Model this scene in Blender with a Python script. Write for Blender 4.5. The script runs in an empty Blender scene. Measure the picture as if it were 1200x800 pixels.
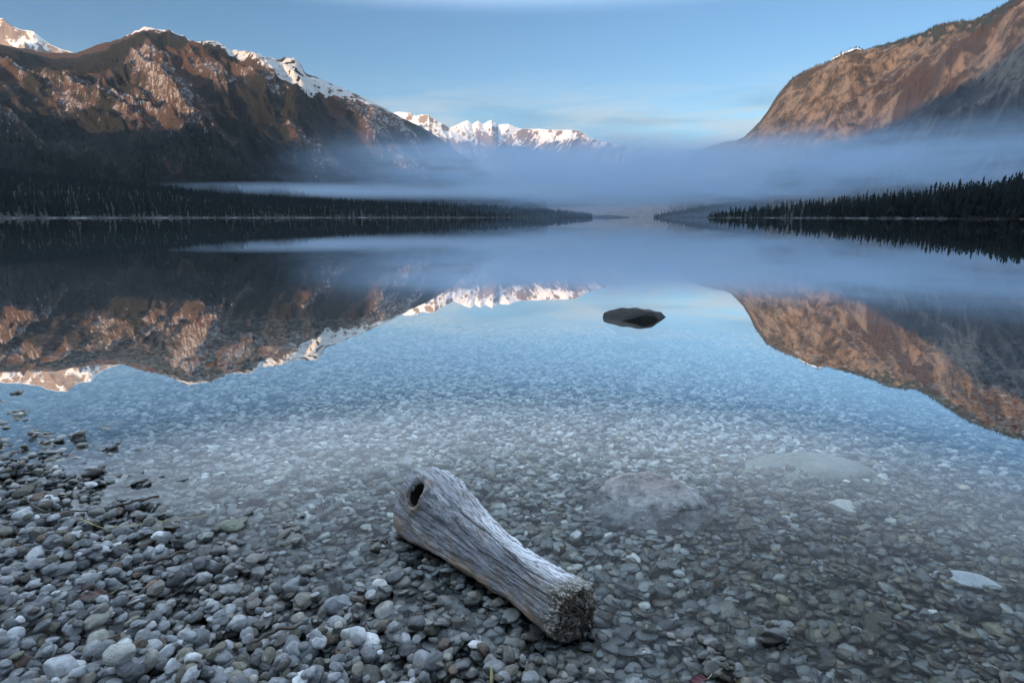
import bpy, math, random
import numpy as np
from mathutils import Vector

rng = np.random.default_rng(11)
random.seed(11)
SC = bpy.context.scene
COL = SC.collection

# ------------------------------------------------------------------ camera
CAM_H = 1.2
PITCH = math.radians(12.3)
F = 667.0
CP, SP = math.cos(PITCH), math.sin(PITCH)

def ray(px, py):
    xc = np.asarray(px, float) - 600.0
    yc = 400.0 - np.asarray(py, float)
    return xc, F * CP + yc * SP, yc * CP - F * SP      # x, forward, up

def at(px, py, Y):
    x, f, u = ray(px, py)
    s = Y / f
    return np.array([x * s, Y * np.ones_like(x * s), CAM_H + u * s])

def on_z(px, py, z=0.0):
    x, f, u = ray(px, py)
    s = (z - CAM_H) / u
    return np.array([x * s, f * s, np.ones_like(x * s) * z])

cd = bpy.data.cameras.new("camera")
cam = bpy.data.objects.new("camera", cd)
COL.objects.link(cam)
cam.location = (0, 0, CAM_H)
cam.rotation_euler = (math.pi / 2 - PITCH, 0, 0)
cd.sensor_width = 36
cd.lens = 36 * F / 1200
cd.clip_start = 0.05
cd.clip_end = 60000
SC.camera = cam

# ------------------------------------------------------------------ numpy noise
_P = rng.permutation(256)
_P = np.concatenate([_P, _P, _P])
_G = rng.normal(size=(256, 3)); _G /= np.linalg.norm(_G, axis=1)[:, None]

def perlin(x, y, z=None):
    x = np.asarray(x, float); y = np.asarray(y, float)
    z = np.zeros_like(x) if z is None else np.asarray(z, float)
    x, y, z = np.broadcast_arrays(x, y, z)
    xi = np.floor(x).astype(int); yi = np.floor(y).astype(int); zi = np.floor(z).astype(int)
    fx, fy, fz = x - xi, y - yi, z - zi
    xi &= 255; yi &= 255; zi &= 255
    u = fx**3 * (fx * (fx * 6 - 15) + 10); v = fy**3 * (fy * (fy * 6 - 15) + 10); w = fz**3 * (fz * (fz * 6 - 15) + 10)
    def g(dx, dy, dz):
        h = _P[_P[_P[xi + dx] + yi + dy] + zi + dz]
        q = _G[h]
        return q[..., 0] * (fx - dx) + q[..., 1] * (fy - dy) + q[..., 2] * (fz - dz)
    l = lambda a, b, t: a + (b - a) * t
    return l(l(l(g(0,0,0), g(1,0,0), u), l(g(0,1,0), g(1,1,0), u), v),
             l(l(g(0,0,1), g(1,0,1), u), l(g(0,1,1), g(1,1,1), u), v), w) * 1.6

def fbm(x, y, z=None, o=5, gain=.5):
    s = 0; a = 1; f = 1; t = 0
    for k in range(o):
        s = s + a * perlin(x * f + k * 17.3, y * f + k * 9.1, None if z is None else z * f + k * 5.7)
        t += a; a *= gain; f *= 2.03
    return s / t

def ridged(x, y, o=5, gain=.5):
    s = 0; a = 1; f = 1; t = 0; w = 1
    for k in range(o):
        n = 1 - np.abs(perlin(x * f + k * 31.7, y * f + k * 11.9)) * 1.6
        n = np.clip(n, 0, 1)**2 * w
        w = np.clip(n * 1.6, 0, 1)
        s = s + a * n; t += a; a *= gain; f *= 2.07
    return s / t

def sm(a, b, x):
    t = np.clip((x - a) / (b - a), 0, 1)
    return t * t * (3 - 2 * t)

# ------------------------------------------------------------------ mesh helpers
def tag(o, label=None, cat=None, group=None, kind=None):
    if label: o["label"] = label
    if cat: o["category"] = cat
    if group: o["group"] = group
    if kind: o["kind"] = kind
    return o

def link(name, me, mat=None, parent=None):
    o = bpy.data.objects.new(name, me)
    COL.objects.link(o)
    if mat is not None and me is not None and not me.materials: me.materials.append(mat)
    if parent is not None: o.parent = parent
    return o

def np_mesh(name, verts, faces, smooth=True):
    """faces: (n,3) or (n,4) int array"""
    me = bpy.data.meshes.new(name)
    verts = np.ascontiguousarray(verts, np.float32); faces = np.ascontiguousarray(faces, np.int32)
    me.vertices.add(len(verts)); me.vertices.foreach_set("co", verts.ravel())
    k = faces.shape[1]
    me.loops.add(faces.size); me.loops.foreach_set("vertex_index", faces.ravel())
    me.polygons.add(len(faces))
    me.polygons.foreach_set("loop_start", np.arange(0, faces.size, k, dtype=np.int32))
    me.polygons.foreach_set("use_smooth", np.full(len(faces), smooth))
    me.update(calc_edges=True)
    return me

def vattr(me, name, arr, kind="FLOAT_COLOR"):
    a = me.attributes.new(name, kind, "POINT")
    if kind == "FLOAT_COLOR":
        c = np.ones((len(arr), 4), np.float32); c[:, :arr.shape[1]] = arr
        a.data.foreach_set("color", c.ravel())
    elif kind == "FLOAT_VECTOR":
        a.data.foreach_set("vector", np.ascontiguousarray(arr, np.float32).ravel())
    else:
        a.data.foreach_set("value", np.ascontiguousarray(arr, np.float32))

def grid_faces(nu, nv, wrap=False):
    """verts indexed u*nv+v"""
    U = nu if wrap else nu - 1
    u, v = np.meshgrid(np.arange(U), np.arange(nv - 1), indexing="ij")
    u2 = (u + 1) % nu
    return np.stack([u * nv + v, u2 * nv + v, u2 * nv + v + 1, u * nv + v + 1], -1).reshape(-1, 4)

# ------------------------------------------------------------------ node helper
class NT:
    def __init__(self, name, volume=False):
        self.m = bpy.data.materials.new(name); self.m.use_nodes = True
        self.t = self.m.node_tree; self.t.nodes.clear()
        self.out = self.t.nodes.new("ShaderNodeOutputMaterial")
    def n(self, typ, **kw):
        nd = self.t.nodes.new("ShaderNode" + typ)
        for k, v in kw.items(): setattr(nd, k, v)
        return nd
    def put(self, s, v):
        if isinstance(v, bpy.types.NodeSocket): self.t.links.new(v, s)
        else:
            if s.type == "RGBA" and len(v) == 3: v = (*v, 1)
            s.default_value = v
    def math(self, op, a, b=0.0, c=None, clamp=False):
        nd = self.n("Math", operation=op, use_clamp=clamp)
        self.put(nd.inputs[0], a); self.put(nd.inputs[1], b)
        if c is not None: self.put(nd.inputs[2], c)
        return nd.outputs[0]
    def sstep(self, a, b, x):
        nd = self.n("MapRange", interpolation_type="SMOOTHSTEP")
        self.put(nd.inputs[0], x); self.put(nd.inputs[1], a); self.put(nd.inputs[2], b)
        return nd.outputs[0]
    def mix(self, f, a, b, mode="MIX"):
        nd = self.n("Mix", data_type="RGBA", blend_type=mode)
        self.put(nd.inputs[0], f); self.put(nd.inputs[6], a); self.put(nd.inputs[7], b)
        return nd.outputs[2]
    def attr(self, name, typ="GEOMETRY"):
        return self.n("Attribute", attribute_name=name, attribute_type=typ)
    def scale(self, vec, s):
        nd = self.n("VectorMath", operation="MULTIPLY")
        self.put(nd.inputs[0], vec); self.put(nd.inputs[1], s if not isinstance(s, (int, float)) else (s, s, s))
        return nd.outputs[0]
    def noise(self, vec, scale=1.0, detail=4, rough=.5, dist=0.0, typ=None):
        nd = self.n("TexNoise")
        if typ: nd.noise_type = typ
        self.put(nd.inputs["Vector"], vec); nd.inputs["Scale"].default_value = scale
        nd.inputs["Detail"].default_value = detail; nd.inputs["Roughness"].default_value = rough
        nd.inputs["Distortion"].default_value = dist
        return nd.outputs[0]
    def vor(self, vec, scale=1.0, feature="F1"):
        nd = self.n("TexVoronoi", feature=feature)
        self.put(nd.inputs["Vector"], vec); nd.inputs["Scale"].default_value = scale
        return nd
    def bump(self, h, strength=.5, dist=.01, normal=None):
        nd = self.n("Bump"); nd.inputs["Strength"].default_value = strength; nd.inputs["Distance"].default_value = dist
        self.put(nd.inputs["Height"], h)
        if normal is not None: self.put(nd.inputs["Normal"], normal)
        return nd.outputs[0]
    def bsdf(self, col, rough=.8, normal=None, spec=.5, **kw):
        b = self.n("BsdfPrincipled")
        self.put(b.inputs["Base Color"], col); self.put(b.inputs["Roughness"], rough)
        b.inputs["Specular IOR Level"].default_value = spec
        if normal is not None: self.put(b.inputs["Normal"], normal)
        for k, v in kw.items(): self.put(b.inputs[k], v)
        self.t.links.new(b.outputs[0], self.out.inputs[0])
        return b
    def geo(self): return self.n("NewGeometry")
    def sepz(self, v):
        nd = self.n("SeparateXYZ"); self.put(nd.inputs[0], v); return nd.outputs

# ------------------------------------------------------------------ light
SUN_EL = math.radians(7.0)
SUN_AZ = math.radians(40.0)                 # behind the camera, to the left
SUN_DIR = Vector((-math.sin(SUN_AZ) * math.cos(SUN_EL), -math.cos(SUN_AZ) * math.cos(SUN_EL), math.sin(SUN_EL)))
sl = bpy.data.lights.new("sun", "SUN"); sl.energy = 5.0; sl.angle = math.radians(.5); sl.color = (1.0, .64, .36)
so = bpy.data.objects.new("sun", sl); COL.objects.link(so)
so.rotation_euler = SUN_DIR.to_track_quat("Z", "Y").to_euler()
so.location = (0, 0, 50)

w = bpy.data.worlds.new("World"); SC.world = w; w.use_nodes = True
wt = w.node_tree; wt.nodes.clear()
W = NT.__new__(NT); W.t = wt
wo = W.n("OutputWorld"); bg = W.n("Background")
sky = W.n("TexSky", sky_type="NISHITA")
sky.sun_disc = False; sky.sun_elevation = SUN_EL
sky.sun_rotation = math.atan2(SUN_DIR.x, SUN_DIR.y)
sky.altitude = 500; sky.air_density = 1.0; sky.dust_density = .4; sky.ozone_density = 1.6
tc = W.n("TexCoord")
x, y, z = W.sepz(tc.outputs["Generated"])
el = W.math("ARCSINE", z)
# thin cloud streaks low over the far end of the lake, added bright fill above the view for beach and reflections
cv = W.n("CombineXYZ")
W.put(cv.inputs[0], W.math("ARCTAN2", x, y)); W.put(cv.inputs[1], W.math("MULTIPLY", el, 7.0))
n1 = W.noise(cv.outputs[0], 2.6, 5, .55, .6)
lowband = W.math("MULTIPLY", W.sstep(.07, .12, el), W.math("SUBTRACT", 1.0, W.sstep(.15, .21, el)))
grey = W.math("MULTIPLY", lowband, W.sstep(.42, .66, n1))
n2 = W.noise(cv.outputs[0], 5.0, 6, .6, .8)
pale = W.math("MULTIPLY", W.math("SUBTRACT", 1.0, W.sstep(.12, .24, el)), W.sstep(.34, .66, n2))
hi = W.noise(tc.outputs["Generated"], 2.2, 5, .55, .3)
sky_fill = W.math("MULTIPLY", W.math("MULTIPLY", W.sstep(.30, .43, el), W.math("SUBTRACT", 1.0, W.math("MULTIPLY", W.sstep(.6, 1.0, el), .30))), W.math("ADD", .75, W.math("MULTIPLY", W.sstep(.35, .7, hi), .35)))
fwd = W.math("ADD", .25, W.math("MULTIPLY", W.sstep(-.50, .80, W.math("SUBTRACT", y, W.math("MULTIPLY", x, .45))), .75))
sky_fill = W.math("MULTIPLY", sky_fill, fwd)
c = W.mix(1.0, sky.outputs[0], (.47, .60, .74), "MULTIPLY")
SKYK = 2.7
c = W.mix(W.math("MULTIPLY", grey, .55), c, (.27 * SKYK, .42 * SKYK, .56 * SKYK))
c = W.mix(W.math("MULTIPLY", pale, .75), c, (.84 * SKYK, .90 * SKYK, .92 * SKYK))
c = W.mix(W.math("MULTIPLY", sky_fill, .8), c, (4.1 * SKYK, 5.1 * SKYK, 6.4 * SKYK))
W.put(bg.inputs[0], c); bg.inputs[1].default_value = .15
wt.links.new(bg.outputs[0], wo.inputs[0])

# ------------------------------------------------------------------ shore and bed
shore_px = [(-200, 430), (0, 497), (60, 519), (140, 567), (240, 612), (300, 652), (370, 682), (440, 706), (540, 738), (640, 764), (740, 786), (860, 815), (1000, 870)]
sp = np.array([on_z(a, b)[:2] for a, b in shore_px])
SX = np.concatenate([[-60, -14], sp[:, 0], [3.0, 30]]); SY = np.concatenate([[30, 8.0], sp[:, 1], [.15, -8]])

def bed(x, y):
    ys = np.interp(x, SX, SY)
    e = .25
    sl_ = (np.interp(x + e, SX, SY) - np.interp(x - e, SX, SY)) / (2 * e)
    d = (ys - y) / np.sqrt(1 + sl_**2)                    # >0 on land
    n = .010 * perlin(x * 1.3, y * 1.3) + .005 * perlin(x * 4.1 + 9, y * 4.1)
    land = .125 * np.clip(d, 0, 3) + .03 * np.clip(d - 3, 0, 60)
    dd = np.clip(-d, 0, 1e5)
    wat = -.062 * np.minimum(dd, 8) - .10 * np.clip(dd - 8, 0, 12) - .16 * np.clip(dd - 20, 0, 130)
    return land + wat + n * np.clip(1.2 - dd / 12, .2, 1) - .037

xs = np.unique(np.concatenate([np.linspace(-9, 9, 260), np.sign(np.linspace(-1, 1, 121)) * (np.abs(np.linspace(-1, 1, 121))**4 * 9000 + 9)]))
ys = np.unique(np.concatenate([np.linspace(-1, 12, 200), 12 + np.linspace(0, 1, 90)**4 * 9000, -1 - np.linspace(0, 1, 30)**3 * 120]))
X, Y = np.meshgrid(xs, ys, indexing="ij")
Z = bed(X, Y)
Z = np.where(Y < -3, np.minimum(Z, 1.5), Z)
Zmin = -24.0
Z = np.maximum(Z, Zmin)
me = np_mesh("lake_bed", np.stack([X, Y, Z], -1).reshape(-1, 3), grid_faces(len(xs), len(ys)))
m = NT("gravel bed"); g = m.geo(); p = g.outputs["Position"]
v1 = m.vor(p, 21); cr = m.n("ValToRGB")
cr.color_ramp.elements[0].color = (.05, .05, .045, 1); cr.color_ramp.elements[1].color = (.36, .37, .36, 1)
cs = m.sepz(v1.outputs["Color"]); m.put(cr.inputs[0], cs[0])
vd = m.vor(p, 21, "DISTANCE_TO_EDGE").outputs[0]
edge = m.sstep(.02, .12, vd)
near = m.mix(edge, (.03, .03, .03), cr.outputs[0])
zz = m.sepz(p)[2]
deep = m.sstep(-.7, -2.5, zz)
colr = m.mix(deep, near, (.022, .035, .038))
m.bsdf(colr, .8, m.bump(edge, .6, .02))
tag(link("lake_bed", me, m.m), "pebble beach sloping under the clear shallow water of the lake", None, None, "structure")

# ------------------------------------------------------------------ water
m = NT("lake water")
g = m.geo()
fr = m.n("Fresnel"); fr.inputs[0].default_value = 1.333
nb = m.noise(m.scale(g.outputs["Position"], (1.0, .35, 1.0)), 1.1, 3, .5)
bn = m.bump(nb, .12, .006)
m.put(fr.inputs[1], bn)
fc = m.n("FloatCurve"); cvm = fc.mapping.curves[0]
for i_, (a_, b_) in enumerate([(0, 0), (.02, .008), (.06, .018), (.10, .075), (.15, .30), (.21, .63), (.30, .80), (.45, .90), (.7, .92), (1, 1)]):
    if i_ in (0,): cvm.points[0].location = (a_, b_)
    elif i_ == 9: cvm.points[len(cvm.points) - 1].location = (a_, b_)
    else: cvm.points.new(a_, b_)
fc.mapping.update()
m.put(fc.inputs["Value"], fr.outputs[0])
R = fc.outputs[0]
gl = m.n("BsdfGlossy"); gl.inputs["Roughness"].default_value = .012; gl.inputs[0].default_value = (1, 1, 1, 1); m.put(gl.inputs["Normal"], bn)
tr = m.n("BsdfTransparent"); tr.inputs[0].default_value = (.93, .97, .98, 1)
mx = m.n("MixShader"); m.put(mx.inputs[0], R); m.t.links.new(tr.outputs[0], mx.inputs[1]); m.t.links.new(gl.outputs[0], mx.inputs[2])
m.t.links.new(mx.outputs[0], m.out.inputs[0])
gx = np.array([-9000, -300, 0, 300, 9000.]); gy = np.array([-30, 0, 300, 9000.])
X, Y = np.meshgrid(gx, gy, indexing="ij")
me = np_mesh("water", np.stack([X, Y, 0 * X], -1).reshape(-1, 3), grid_faces(5, 4), False)
tag(link("water", me, m.m), "still clear lake mirroring the mountains and the sky", None, None, "structure")

# ------------------------------------------------------------------ mountains
def mountain(ridge, base, nu, nv, prof, relief, back=.7, nvb=40, pxe=None):
    """ridge: [(px,py,Y)], base: [(px,Y,z)] -> dict of arrays"""
    ridge = np.array(ridge, float); base = np.array(base, float)
    px = np.linspace(ridge[0, 0], ridge[-1, 0], nu)
    py = np.interp(px, ridge[:, 0], ridge[:, 1]); YY = np.interp(px, ridge[:, 0], ridge[:, 2])
    R = at(px, py, YY)
    bY = np.interp(px, base[:, 0], base[:, 1]); bz = np.interp(px, base[:, 0], base[:, 2])
    hf = ray(px, 255.)[1]
    bx = (px - 600) / hf * bY
    B = np.array([bx, bY, bz])
    ds = np.hypot(np.diff(R[0]), np.diff(R[1])); s = np.concatenate([[0], np.cumsum(ds)])
    v = np.concatenate([np.linspace(0, 1, nv), 1 + np.linspace(0, back, nvb + 1)[1:]])
    V, S = np.meshgrid(v, s, indexing="xy")
    Rx, Ry, Rz = [a[:, None] for a in R]; Bx, By, Bz = [a[:, None] for a in B]
    L = np.hypot(Rx - Bx, Ry - By)
    Xg = Bx + (Rx - Bx) * V; Yg = By + (Ry - By) * V
    H = Rz - Bz
    front = Bz + H * prof(np.clip(V, 0, 1), px[:, None])
    bk = Rz - H * (np.clip(V - 1, 0, 9) * 1.0)**1.25 * .9
    Zg = np.where(V <= 1, front, bk)
    T = V * L
    dz, dx, dy = relief(S, T, V, px[:, None] + 0 * V, Xg, Yg, H)
    return dict(X=Xg + dx, Y=Yg + dy, Z=Zg + dz, S=S, T=T, V=V, px=px[:, None] + 0 * V, H=H + 0 * V)

def slope_of(d):
    Px = np.stack([d["X"], d["Y"], d["Z"]], -1)
    a = np.gradient(Px, axis=0); b = np.gradient(Px, axis=1)
    n = np.cross(a, b); n /= np.linalg.norm(n, axis=-1)[..., None] + 1e-9
    n *= np.sign(n[..., 2:3] + 1e-9)
    return n

def finish(name, d, masks, mat, label, cat=None, kind="structure"):
    me = np_mesh(name, np.stack([d["X"], d["Y"], d["Z"]], -1).reshape(-1, 3), grid_faces(*d["X"].shape))
    vattr(me, "mask", np.stack(masks, -1).reshape(-1, len(masks)))
    vattr(me, "st", np.stack([d["S"], d["T"], 0 * d["S"]], -1).reshape(-1, 3), "FLOAT_VECTOR")
    o = link(name, me, mat); tag(o, label, cat, None, kind); return o

# --- left mountain
ridgeL = [(-420, 60, 3900), (-200, 44, 3900), (-60, 50, 3900), (0, 53, 3900), (50, 62, 3950), (90, 62, 4000), (120, 53, 4050), (140, 47, 4100), (155, 41, 4100), (170, 35, 4100), (180, 35.5, 4100),
          (188, 38, 4100), (200, 38, 4100), (215, 42, 4100), (228, 48, 4080), (250, 49, 4050), (262, 54, 4020), (272, 62, 4000), (285, 61, 3980), (300, 62, 3960), (312, 67, 3950), (326, 71, 3950),
          (334, 69, 3950), (345, 69, 3950), (352, 76, 3950), (358, 86, 3950), (372, 91, 3980), (400, 104, 4050), (440, 121, 4150), (470, 138, 4250), (500, 152, 4400), (520, 166, 4550),
          (540, 181, 4700), (580, 205, 4900), (640, 235, 5000)]
baseL = [(-420, 1500, 40), (0, 1500, 40), (200, 1700, 30), (400, 2300, 10), (520, 2900, 0), (640, 4300, 0)]

def profL(v, px):
    return .34 * v + .30 * v**1.5 + .36 * sm(.25, 1.05, v)
profL_n = profL(np.array([1.0]), 0)[0]

def reliefL(S, T, V, px, X, Y, H):
    wx = 260 * fbm(S / 900, T / 900, o=3)
    q = S + .55 * T                                    # gullies lean down to the right
    r1 = ridged((q + wx) / 620, T / 2300 + 3.1, 5, .55)
    r2 = ridged((q + wx * .6) / 150 + 5, T / 560 + 1.1, 5, .6)
    f = fbm(X / 60, Y / 60, V * 7, o=4, gain=.6)
    win = sm(0, .18, V) * (1 - .86 * sm(.80, .99, V))
    win = np.where(V > 1, .07 + .6 * sm(1, 1.3, V), win)
    dz = H * (.155 * (r1 - .38) + .070 * (r2 - .35)) * win + 15 * f * (.25 + .75 * win) * sm(0, .05, V)
    # crags on the ridge
    dz = dz + 13 * np.abs(perlin(S / 48, T / 60)) * sm(.86, .95, V) * sm(330, 350, px)**0 * sm(100, 150, px) * (1 - sm(360, 420, px))
    lat = 60 * fbm(X / 260 + 7, Y / 260, o=3) * win
    return dz, lat * .7, lat * -.5

dL = mountain(ridgeL, baseL, 1250, 330, lambda v, px: profL(v, px) / profL_n, reliefL)
nL = slope_of(dL)
S, T, V, PX = dL["S"], dL["T"], dL["V"], dL["px"]
q = S + .5 * T
big = fbm(q / 800 + 2.3, T / 900, o=5)
hgt = dL["Z"] / dL["H"].max()
wxm = 260 * fbm(S / 900, T / 900, o=3)
rib = ridged((S + .55 * T + wxm) / 620, T / 2300 + 3.1, 4, .55)
el_n = fbm((S + .55 * T) / 210 + 3, T / 900, o=5, gain=.6)
forest = sm(-.06, .16, .55 * big + .55 * el_n + .45 * (.42 - rib) + .25 * fbm(S / 130, T / 130, o=4) + .35 * sm(.80, .90, V) * (1 - sm(.925, .95, V)) * (1 - sm(250, 300, PX)) + .30 * sm(.34, .12, V))
dust = sm(-.28, .34, .6 * fbm(q / 500 + 12, T / 1000 + 4, o=4) + .5 * fbm((S + .55 * T) / 120 + 7, T / 480, o=5, gain=.6) + .5 * (rib - .35) + .15 * sm(.2, .5, V)) * (1 - .75 * forest)
forest = np.clip(forest + .75 * sm(.62, .30, V) * sm(-.35, .15, el_n + .2), 0, 1)
dust *= (1 - .65 * sm(.60, .28, V))
dust *= 1 - .85 * sm(.78, .84, V) * (1 - sm(280, 330, PX))
sn = sm(0, .05, V - np.interp(PX, [-400, 120, 140, 170, 230, 262, 280, 330, 365, 420, 470, 560], [1.3, 1.2, .972, .945, .945, .93, .88, .82, .83, .90, .96, 1.1]) + .05 * fbm(S / 90, T / 90, o=4))
sn = sn * np.where(PX < 236, 1.0, sm(-.30, .12, fbm(S / 75, T / 55, o=4, gain=.6) + .10 * (1 - sm(.9, 1, V))))
sn = np.clip(sn * (1.15 - 1.1 * sm(.55, .8, -nL[..., 0] * 0 + (1 - nL[..., 2])) ), 0, 1)
rk = sm(.35, .6, 1 - nL[..., 2])

def mat_left():
    m = NT("wooded mountainside"); g = m.geo(); p = g.outputs["Position"]
    a = m.attr("mask").outputs["Color"]; sc_ = m.n("SeparateColor"); m.put(sc_.inputs[0], a)
    fo, du, sn_ = sc_.outputs[0], sc_.outputs[1], sc_.outputs[2]
    nf = m.noise(p, .085, 5, .65)
    nf2 = m.noise(p, .028, 4, .6)
    st = m.attr("st").outputs["Vector"]
    nst = m.noise(p, .12, 5, .7)
    brown = m.mix(m.sstep(.35, .65, nf2), (.080, .040, .024), (.055, .038, .030))
    con = m.mix(nf, (.008, .010, .009), (.026, .024, .017))
    base = m.mix(m.sstep(.25, .6, m.math("ADD", fo, m.math("MULTIPLY", m.math("SUBTRACT", nf, .5), 1.3))), brown, con)
    thr = m.math("SUBTRACT", .625, m.math("MULTIPLY", du, .14))
    mixn = m.math("ADD", m.math("MULTIPLY", nst, .6), m.math("MULTIPLY", nf, .4))
    n7 = m.noise(m.scale(st, (1.0, .7, 1)), .040, 9, .80)
    mixn = m.math("ADD", m.math("MULTIPLY", mixn, .4), m.math("MULTIPLY", n7, .6))
    spk = m.sstep(thr, m.math("ADD", thr, .07), m.math("ADD", mixn, m.math("MULTIPLY", m.math("SUBTRACT", nf2, .5), .30)))
    spk = m.math("ADD", m.math("MULTIPLY", spk, .58), m.math("MULTIPLY", du, .05))
    col = m.mix(spk, base, m.mix(nf2, (.52, .45, .38), (.66, .66, .68)))
    sfac = m.sstep(.42, .56, m.math("ADD", m.math("MULTIPLY", sn_, .8), m.math("ADD", m.math("MULTIPLY", m.math("SUBTRACT", nf, .5), 1.3), m.math("MULTIPLY", m.math("SUBTRACT", nf2, .5), 1.2))))
    col = m.mix(sfac, col, (.66, .65, .62))
    m.bsdf(col, .95, m.bump(m.math("ADD", nf, nst), 1.0, 16.0), .1)
    return m.m
matL = mat_left()
finish("mountain", dL, [forest, dust, sn], matL, "long wooded mountain left of the lake with rocky snow topped crest")

# --- right mountain
ridgeR = [(770, 262, 5300), (790, 225, 5150), (806, 185, 5000), (815, 178, 4900), (830, 172, 4800), (850, 166, 4600), (862, 165, 4400), (872, 161, 4300), (882, 151, 4250), (890, 143, 4200), (900, 130, 4150), (910, 113, 4100), (918, 103, 4050), (930, 91, 4000), (942, 84, 3950), (955, 78, 3900), (968, 74, 3850), (976, 69, 3800),
          (985, 64, 3780), (998, 59, 3750), (1004, 57, 3740), (1012, 60, 3720), (1030, 55, 3650), (1060, 47, 3500), (1080, 41, 3400), (1100, 30, 3300), (1120, 27, 3220), (1138, 26, 3150), (1152, 20, 3100),
          (1170, 10, 3030), (1190, -2, 2950), (1230, -24, 2850), (1300, -50, 2700), (1500, -70, 2500), (1750, -40, 2400)]
baseR = [(770, 4800, -10), (812, 4300, 0), (870, 3500, 0), (930, 2700, 0), (1000, 2100, 5), (1200, 1300, 15), (1750, 700, 30)]

def profR(v, px):
    cliff = .25 * v + .75 * sm(.12, 1.0, v)
    return cliff

def reliefR(S, T, V, px, X, Y, H):
    wx = 50 * fbm(S / 500, T / 500, o=3)
    q = S - .95 * T + 40 * fbm(S / 90, T / 90, o=4)      # ribs climb to the right in the picture
    r1 = ridged((q + wx) / 520, (T + .8 * S) / 2600, 5, .55)
    r2 = ridged((q + wx) / 150 + 3, (T + .8 * S) / 900, 4, .55)
    f = fbm(X / 55, Y / 55, V * 9, o=4, gain=.6)
    win = sm(0, .12, V) * (1 - .93 * sm(.72, .985, V))
    win = np.where(V > 1, .07 + .5 * sm(1, 1.3, V), win)
    win = win * np.where(px < 890, .35, 1.0)
    dz = H * (.10 * (r1 - .4) + .085 * (r2 - .35)) * win + 20 * f * (.25 + .75 * win) * sm(0, .05, V)
    dz = dz + 5 * np.abs(perlin(S / 22, T / 22)) * sm(.96, 1, V)
    return dz, -20 * r2 * win, -20 * r2 * win

dR = mountain(ridgeR, baseR, 1150, 330, profR, reliefR)
nR = slope_of(dR)
S, T, V, PX = dR["S"], dR["T"], dR["V"], dR["px"]
topw = np.interp(PX, [800, 880, 910, 940, 1000, 1080, 1150, 1200, 1700], [1.2, 1.1, .985, .945, .91, .82, .80, .80, .78])
forest = sm(-.03, .05, V - topw + .10 * fbm(S / 220, T / 220, o=5)) * sm(-.25, .1, .1 + fbm(S / 70, T / 70, o=4))
shrub = sm(-.08, .25, fbm((S - .9 * T) / 330 + 8, (T + S) / 1400 + 2, o=5))
sn = sm(0, .02, V - .93) * sm(968, 978, PX) * (1 - sm(1004, 1014, PX)) * sm(-.3, 0, fbm(S / 60, T / 40, o=3) + .1)
m = NT("limestone cliff"); g = m.geo(); p = g.outputs["Position"]
a = m.attr("mask").outputs["Color"]; sc_ = m.n("SeparateColor"); m.put(sc_.inputs[0], a)
st = m.attr("st").outputs["Vector"]
sx_, sy_, _z = m.sepz(st)
cmb = m.n("CombineXYZ")
m.put(cmb.inputs[0], m.math("ADD", m.math("MULTIPLY", sx_, .69 * .3), m.math("MULTIPLY", sy_, .72 * .3)))
m.put(cmb.inputs[1], m.math("SUBTRACT", m.math("MULTIPLY", sx_, .72), m.math("MULTIPLY", sy_, .69)))
stv = cmb.outputs[0]
n1 = m.noise(stv, .018, 9, .80, 0); n2 = m.noise(p, .030, 8, .75); n3 = m.noise(stv, .012, 4, .6)
rock = m.mix(m.sstep(.43, .58, m.math("ADD", m.math("MULTIPLY", n1, .7), m.math("MULTIPLY", n2, .3))), (.038, .029, .021), (.20, .15, .108))
shr = m.mix(n2, (.034, .022, .014), (.070, .046, .029))
sh = m.sstep(.42, .60, m.math("ADD", m.math("MULTIPLY", sc_.outputs[1], .42), m.math("ADD", m.math("MULTIPLY", n3, .35), m.math("MULTIPLY", n2, .22))))
col = m.mix(sh, rock, shr)
col = m.mix(m.sstep(.52, .60, m.math("ADD", sc_.outputs[0], m.math("MULTIPLY", m.math("SUBTRACT", n2, .5), .9))), col, m.mix(n2, (.016, .020, .012), (.05, .05, .03)))
col = m.mix(m.sstep(.4, .6, sc_.outputs[2]), col, (.80, .79, .77))
m.bsdf(col, .95, m.bump(m.math("ADD", n1, n2), 1.0, 16.0), .1)
finish("mountain", dR, [forest, shrub, sn], m.m, "steep tawny cliff mountain right of the lake with dark trees on top")

# --- far snowy peaks
def relief_far(a1=.20, a2=.07, sc1=700, lean=.25):
    def f_(S, T, V, px, X, Y, H):
        wx = 200 * fbm(S / 700, T / 700, o=3)
        q = S + lean * T + wx
        r1 = ridged(q / sc1, T / 1500 + S / 4000, 5, .55)
        r2 = ridged(q / (sc1 * .3) + 5, T / 420, 5, .55)
        win = sm(0, .15, V) * (1 - .88 * sm(.75, 1, V)); win = np.where(V > 1, .12, win)
        dz = H * (a1 * (r1 - .4) + a2 * (r2 - .35)) * win + 16 * fbm(X / 90, Y / 90, o=4, gain=.6) * (.3 + .7 * win)
        return dz, 0 * dz, 0 * dz
    return f_

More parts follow.
